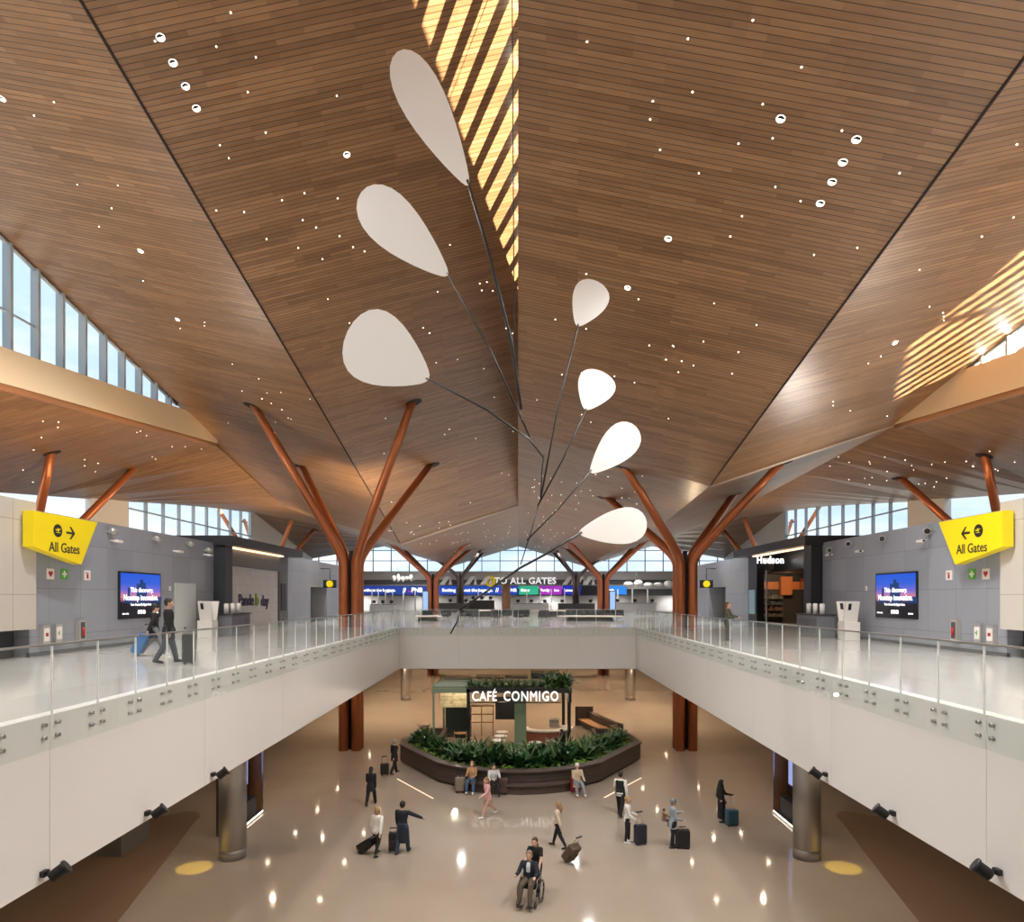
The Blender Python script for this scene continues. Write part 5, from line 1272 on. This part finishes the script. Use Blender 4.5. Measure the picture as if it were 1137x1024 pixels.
# soffit lights of the lower level (their reflections show as bright points in the polished floor)
sp = None; lower = []
for s in (-1,1):
    for x in (8.6,12.4):
        for y in (13,17,21.2,25.4,29.6,33.8,38,42.2,47,52,57):
            if sp is None:
                b = MB(); b.lathe([(.085,-.02),(.1,0)],seg=16); sp = b.build('soffit_downlight', mat('soffit_lens',(1,.95,.85),.3,emit=30,ecol=(1,.82,.6),nolight=True)); o = sp
            else:
                o = sp.copy(); COL.objects.link(o)
            o.location = (s*x,y,4.398)
            tag(o,'small round warm downlight in the %s gallery underside' % ('left' if s<0 else 'right'),'lamp','soffit downlights under the %s gallery' % ('left' if s<0 else 'right'))
# ------------------------------------------------------------------ lamps
def lamp(kind, name, loc, energy, col=(1,.93,.84), target=None, **kw):
    l = bpy.data.lights.new(name, kind); l.energy = energy; l.color = col
    for k, v in kw.items(): setattr(l, k, v)
    o = bpy.data.objects.new(name, l); COL.objects.link(o); o.location = loc
    if target is not None: o.rotation_euler = (Vector(target)-Vector(loc)).to_track_quat('-Z','Y').to_euler()
    return o
K_DOWN = 1000; K_LOW = 55; K_UP = 800
for i,p in enumerate(bigs):
    lamp('SPOT','downlight_lamp',p+Vector((0,0,-.25)),K_DOWN,(1,.98,.95),p+Vector((0,0,-10)),spot_size=R(150),spot_blend=.8,shadow_soft_size=.3)
for x in (-14,-5,5,14):
    for y in (-2,3,8,48,60,72,86):
        z = roof_z(x,y)-.3
        lamp('SPOT','downlight_lamp',(x,y,z),K_DOWN*(.7 if y < 20 else 1.7),(1,.985,.96),(x,y,0),spot_size=R(150),spot_blend=.8,shadow_soft_size=.3)
for s in (-1,1):
    for y in (24,32,40,48,56):
        if y < 41: lamp('SPOT','wall_uplight',(s*15.8,y-8,11.9),K_UP*1.2,(1,.9,.8),(s*9,y-11,20),spot_size=R(150),spot_blend=.9,shadow_soft_size=.5)
        lamp('SPOT','wall_uplight',(s*17,y,11.8),K_UP*(1.8 if s<0 else 1),(1,.72,.45),(s*25,y+2,17),spot_size=R(150),spot_blend=.9,shadow_soft_size=.25)
for s in (-1,1):
    for y in (15,22,29.5,37,45,55,66,78):
        lamp('SPOT','soffit_lamp',(s*10.6,y,4.3),K_LOW*3,(1,.78,.57),(s*10.6,y,0),spot_size=R(150),spot_blend=.6,shadow_soft_size=.08)
for x in (-11,-4,4,11):
    for y in (48,54,61,70,80): lamp('SPOT','soffit_lamp',(x,y,4.3),K_LOW*14,(1,.76,.52),(x,y,0),spot_size=R(150),spot_blend=.6,shadow_soft_size=.08)
for x, yl in ((-3.6,38.5),(-1,40.2),(1.6,40.2)): lamp('POINT','cafe_fill',(x,yl,3.3),80,(1,.84,.68),shadow_soft_size=.15)  # added fill lights without fixtures, brightening the kiosk interior
lamp('SPOT','shop_fill',(17.6,44.5,10.3),500,(1,.7,.45),(18.8,48.5,8),spot_size=R(120),spot_blend=.8,shadow_soft_size=.1)  # added light with no fixture of its own, lifting the dark shop opening
for x in (-22,-13,-4.5,4.5,13,22): lamp('SPOT','checkpoint_fill',(x,94.5,8.9),700,(1,.97,.93),(x,95.5,6),spot_size=R(160),spot_blend=.6,shadow_soft_size=.2)  # added fill under the bulkhead to brighten the far partition
for s in (-1,1): lamp('SPOT','tree_fill',(s*9.6,39.3+1.2,11.9),2200 if s<0 else 150,(1,.74,.44),(s*10.2,45 if s<0 else 36,16),spot_size=R(130),spot_blend=1,shadow_soft_size=.2)  # added spots imitating warm sun on the ceiling by the trees
for s in (-1,1):
    p = floor_at(216 if s<0 else 936,964)
    lamp('SPOT','yellow_floor_projector',(s*9.4,p.y-1.2,4.25),900,(1,.72,.02),(p.x,p.y,0),spot_size=R(15),spot_blend=.35,shadow_soft_size=.02)
sun = lamp('SUN','sun',(40,-60,40),120.0,(1,.88,.70),Vector((40,-60,40))+Vector((-.46,.87,-.125)),angle=R(.55))

# added unseen block behind on the right, keeping the low sun off the far checkpoint
b = MB(); b.box(52,120,-30,-12,-.3,34); b.box(51.6,120.4,-30.4,-11.6,34,34.5); struct(b.build('wall_sun_blocker', mat('sun_blocker', srgb(170,168,164), .8)))
# ------------------------------------------------------------------ sky
w = bpy.data.worlds.new('sky'); SC.world = w; w.use_nodes = True; nt = w.node_tree; L = nt.links.new
bg = nt.nodes['Background']; tc = nt.nodes.new('ShaderNodeTexCoord')
n = nt.nodes.new('ShaderNodeTexNoise'); n.inputs['Scale'].default_value = 3.2; n.inputs['Detail'].default_value = 7; n.inputs['Roughness'].default_value = .55
mp = nt.nodes.new('ShaderNodeMapping'); mp.inputs['Scale'].default_value = (1,1,3.2); L(tc.outputs['Generated'], mp.inputs[0]); L(mp.outputs[0], n.inputs['Vector'])
cr = nt.nodes.new('ShaderNodeValToRGB'); cr.color_ramp.elements[0].position = .42; cr.color_ramp.elements[0].color = (*srgb(190,214,240),1); cr.color_ramp.elements[1].position = .62; cr.color_ramp.elements[1].color = (*srgb(240,243,247),1)
L(n.outputs['Fac'], cr.inputs[0]); L(cr.outputs[0], bg.inputs['Color']); bg.inputs['Strength'].default_value = 1.3
# plain ground outside
b = MB(); b.box(-160,160,-160,260,-.6,-.32); g = struct(b.build('ground', mat('outside_ground', srgb(150,150,148), .9)))

# ------------------------------------------------------------------ camera and view
cam = bpy.data.cameras.new('camera'); co = bpy.data.objects.new('camera', cam); COL.objects.link(co)
cam.sensor_fit = 'HORIZONTAL'; cam.sensor_width = 36; cam.lens = 36*F/1137
cam.shift_x = -(CX-568.5)/1137; cam.shift_y = (CY-512)/1137
cam.clip_start = .05; cam.clip_end = 600
co.location = (0,0,EYE); co.rotation_euler = (PI/2,0,0)
SC.camera = co
vs = SC.view_settings; vs.view_transform = 'Standard'; vs.look = 'None'; vs.gamma = 1; vs.use_curve_mapping = False; vs.exposure = 0.2
cy_ = SC.cycles; cy_.use_denoising = True; cy_.max_bounces = 8; cy_.diffuse_bounces = 4; cy_.glossy_bounces = 4; cy_.transparent_max_bounces = 24; cy_.caustics_reflective = False; cy_.caustics_refractive = False; cy_.sample_clamp_indirect = 6
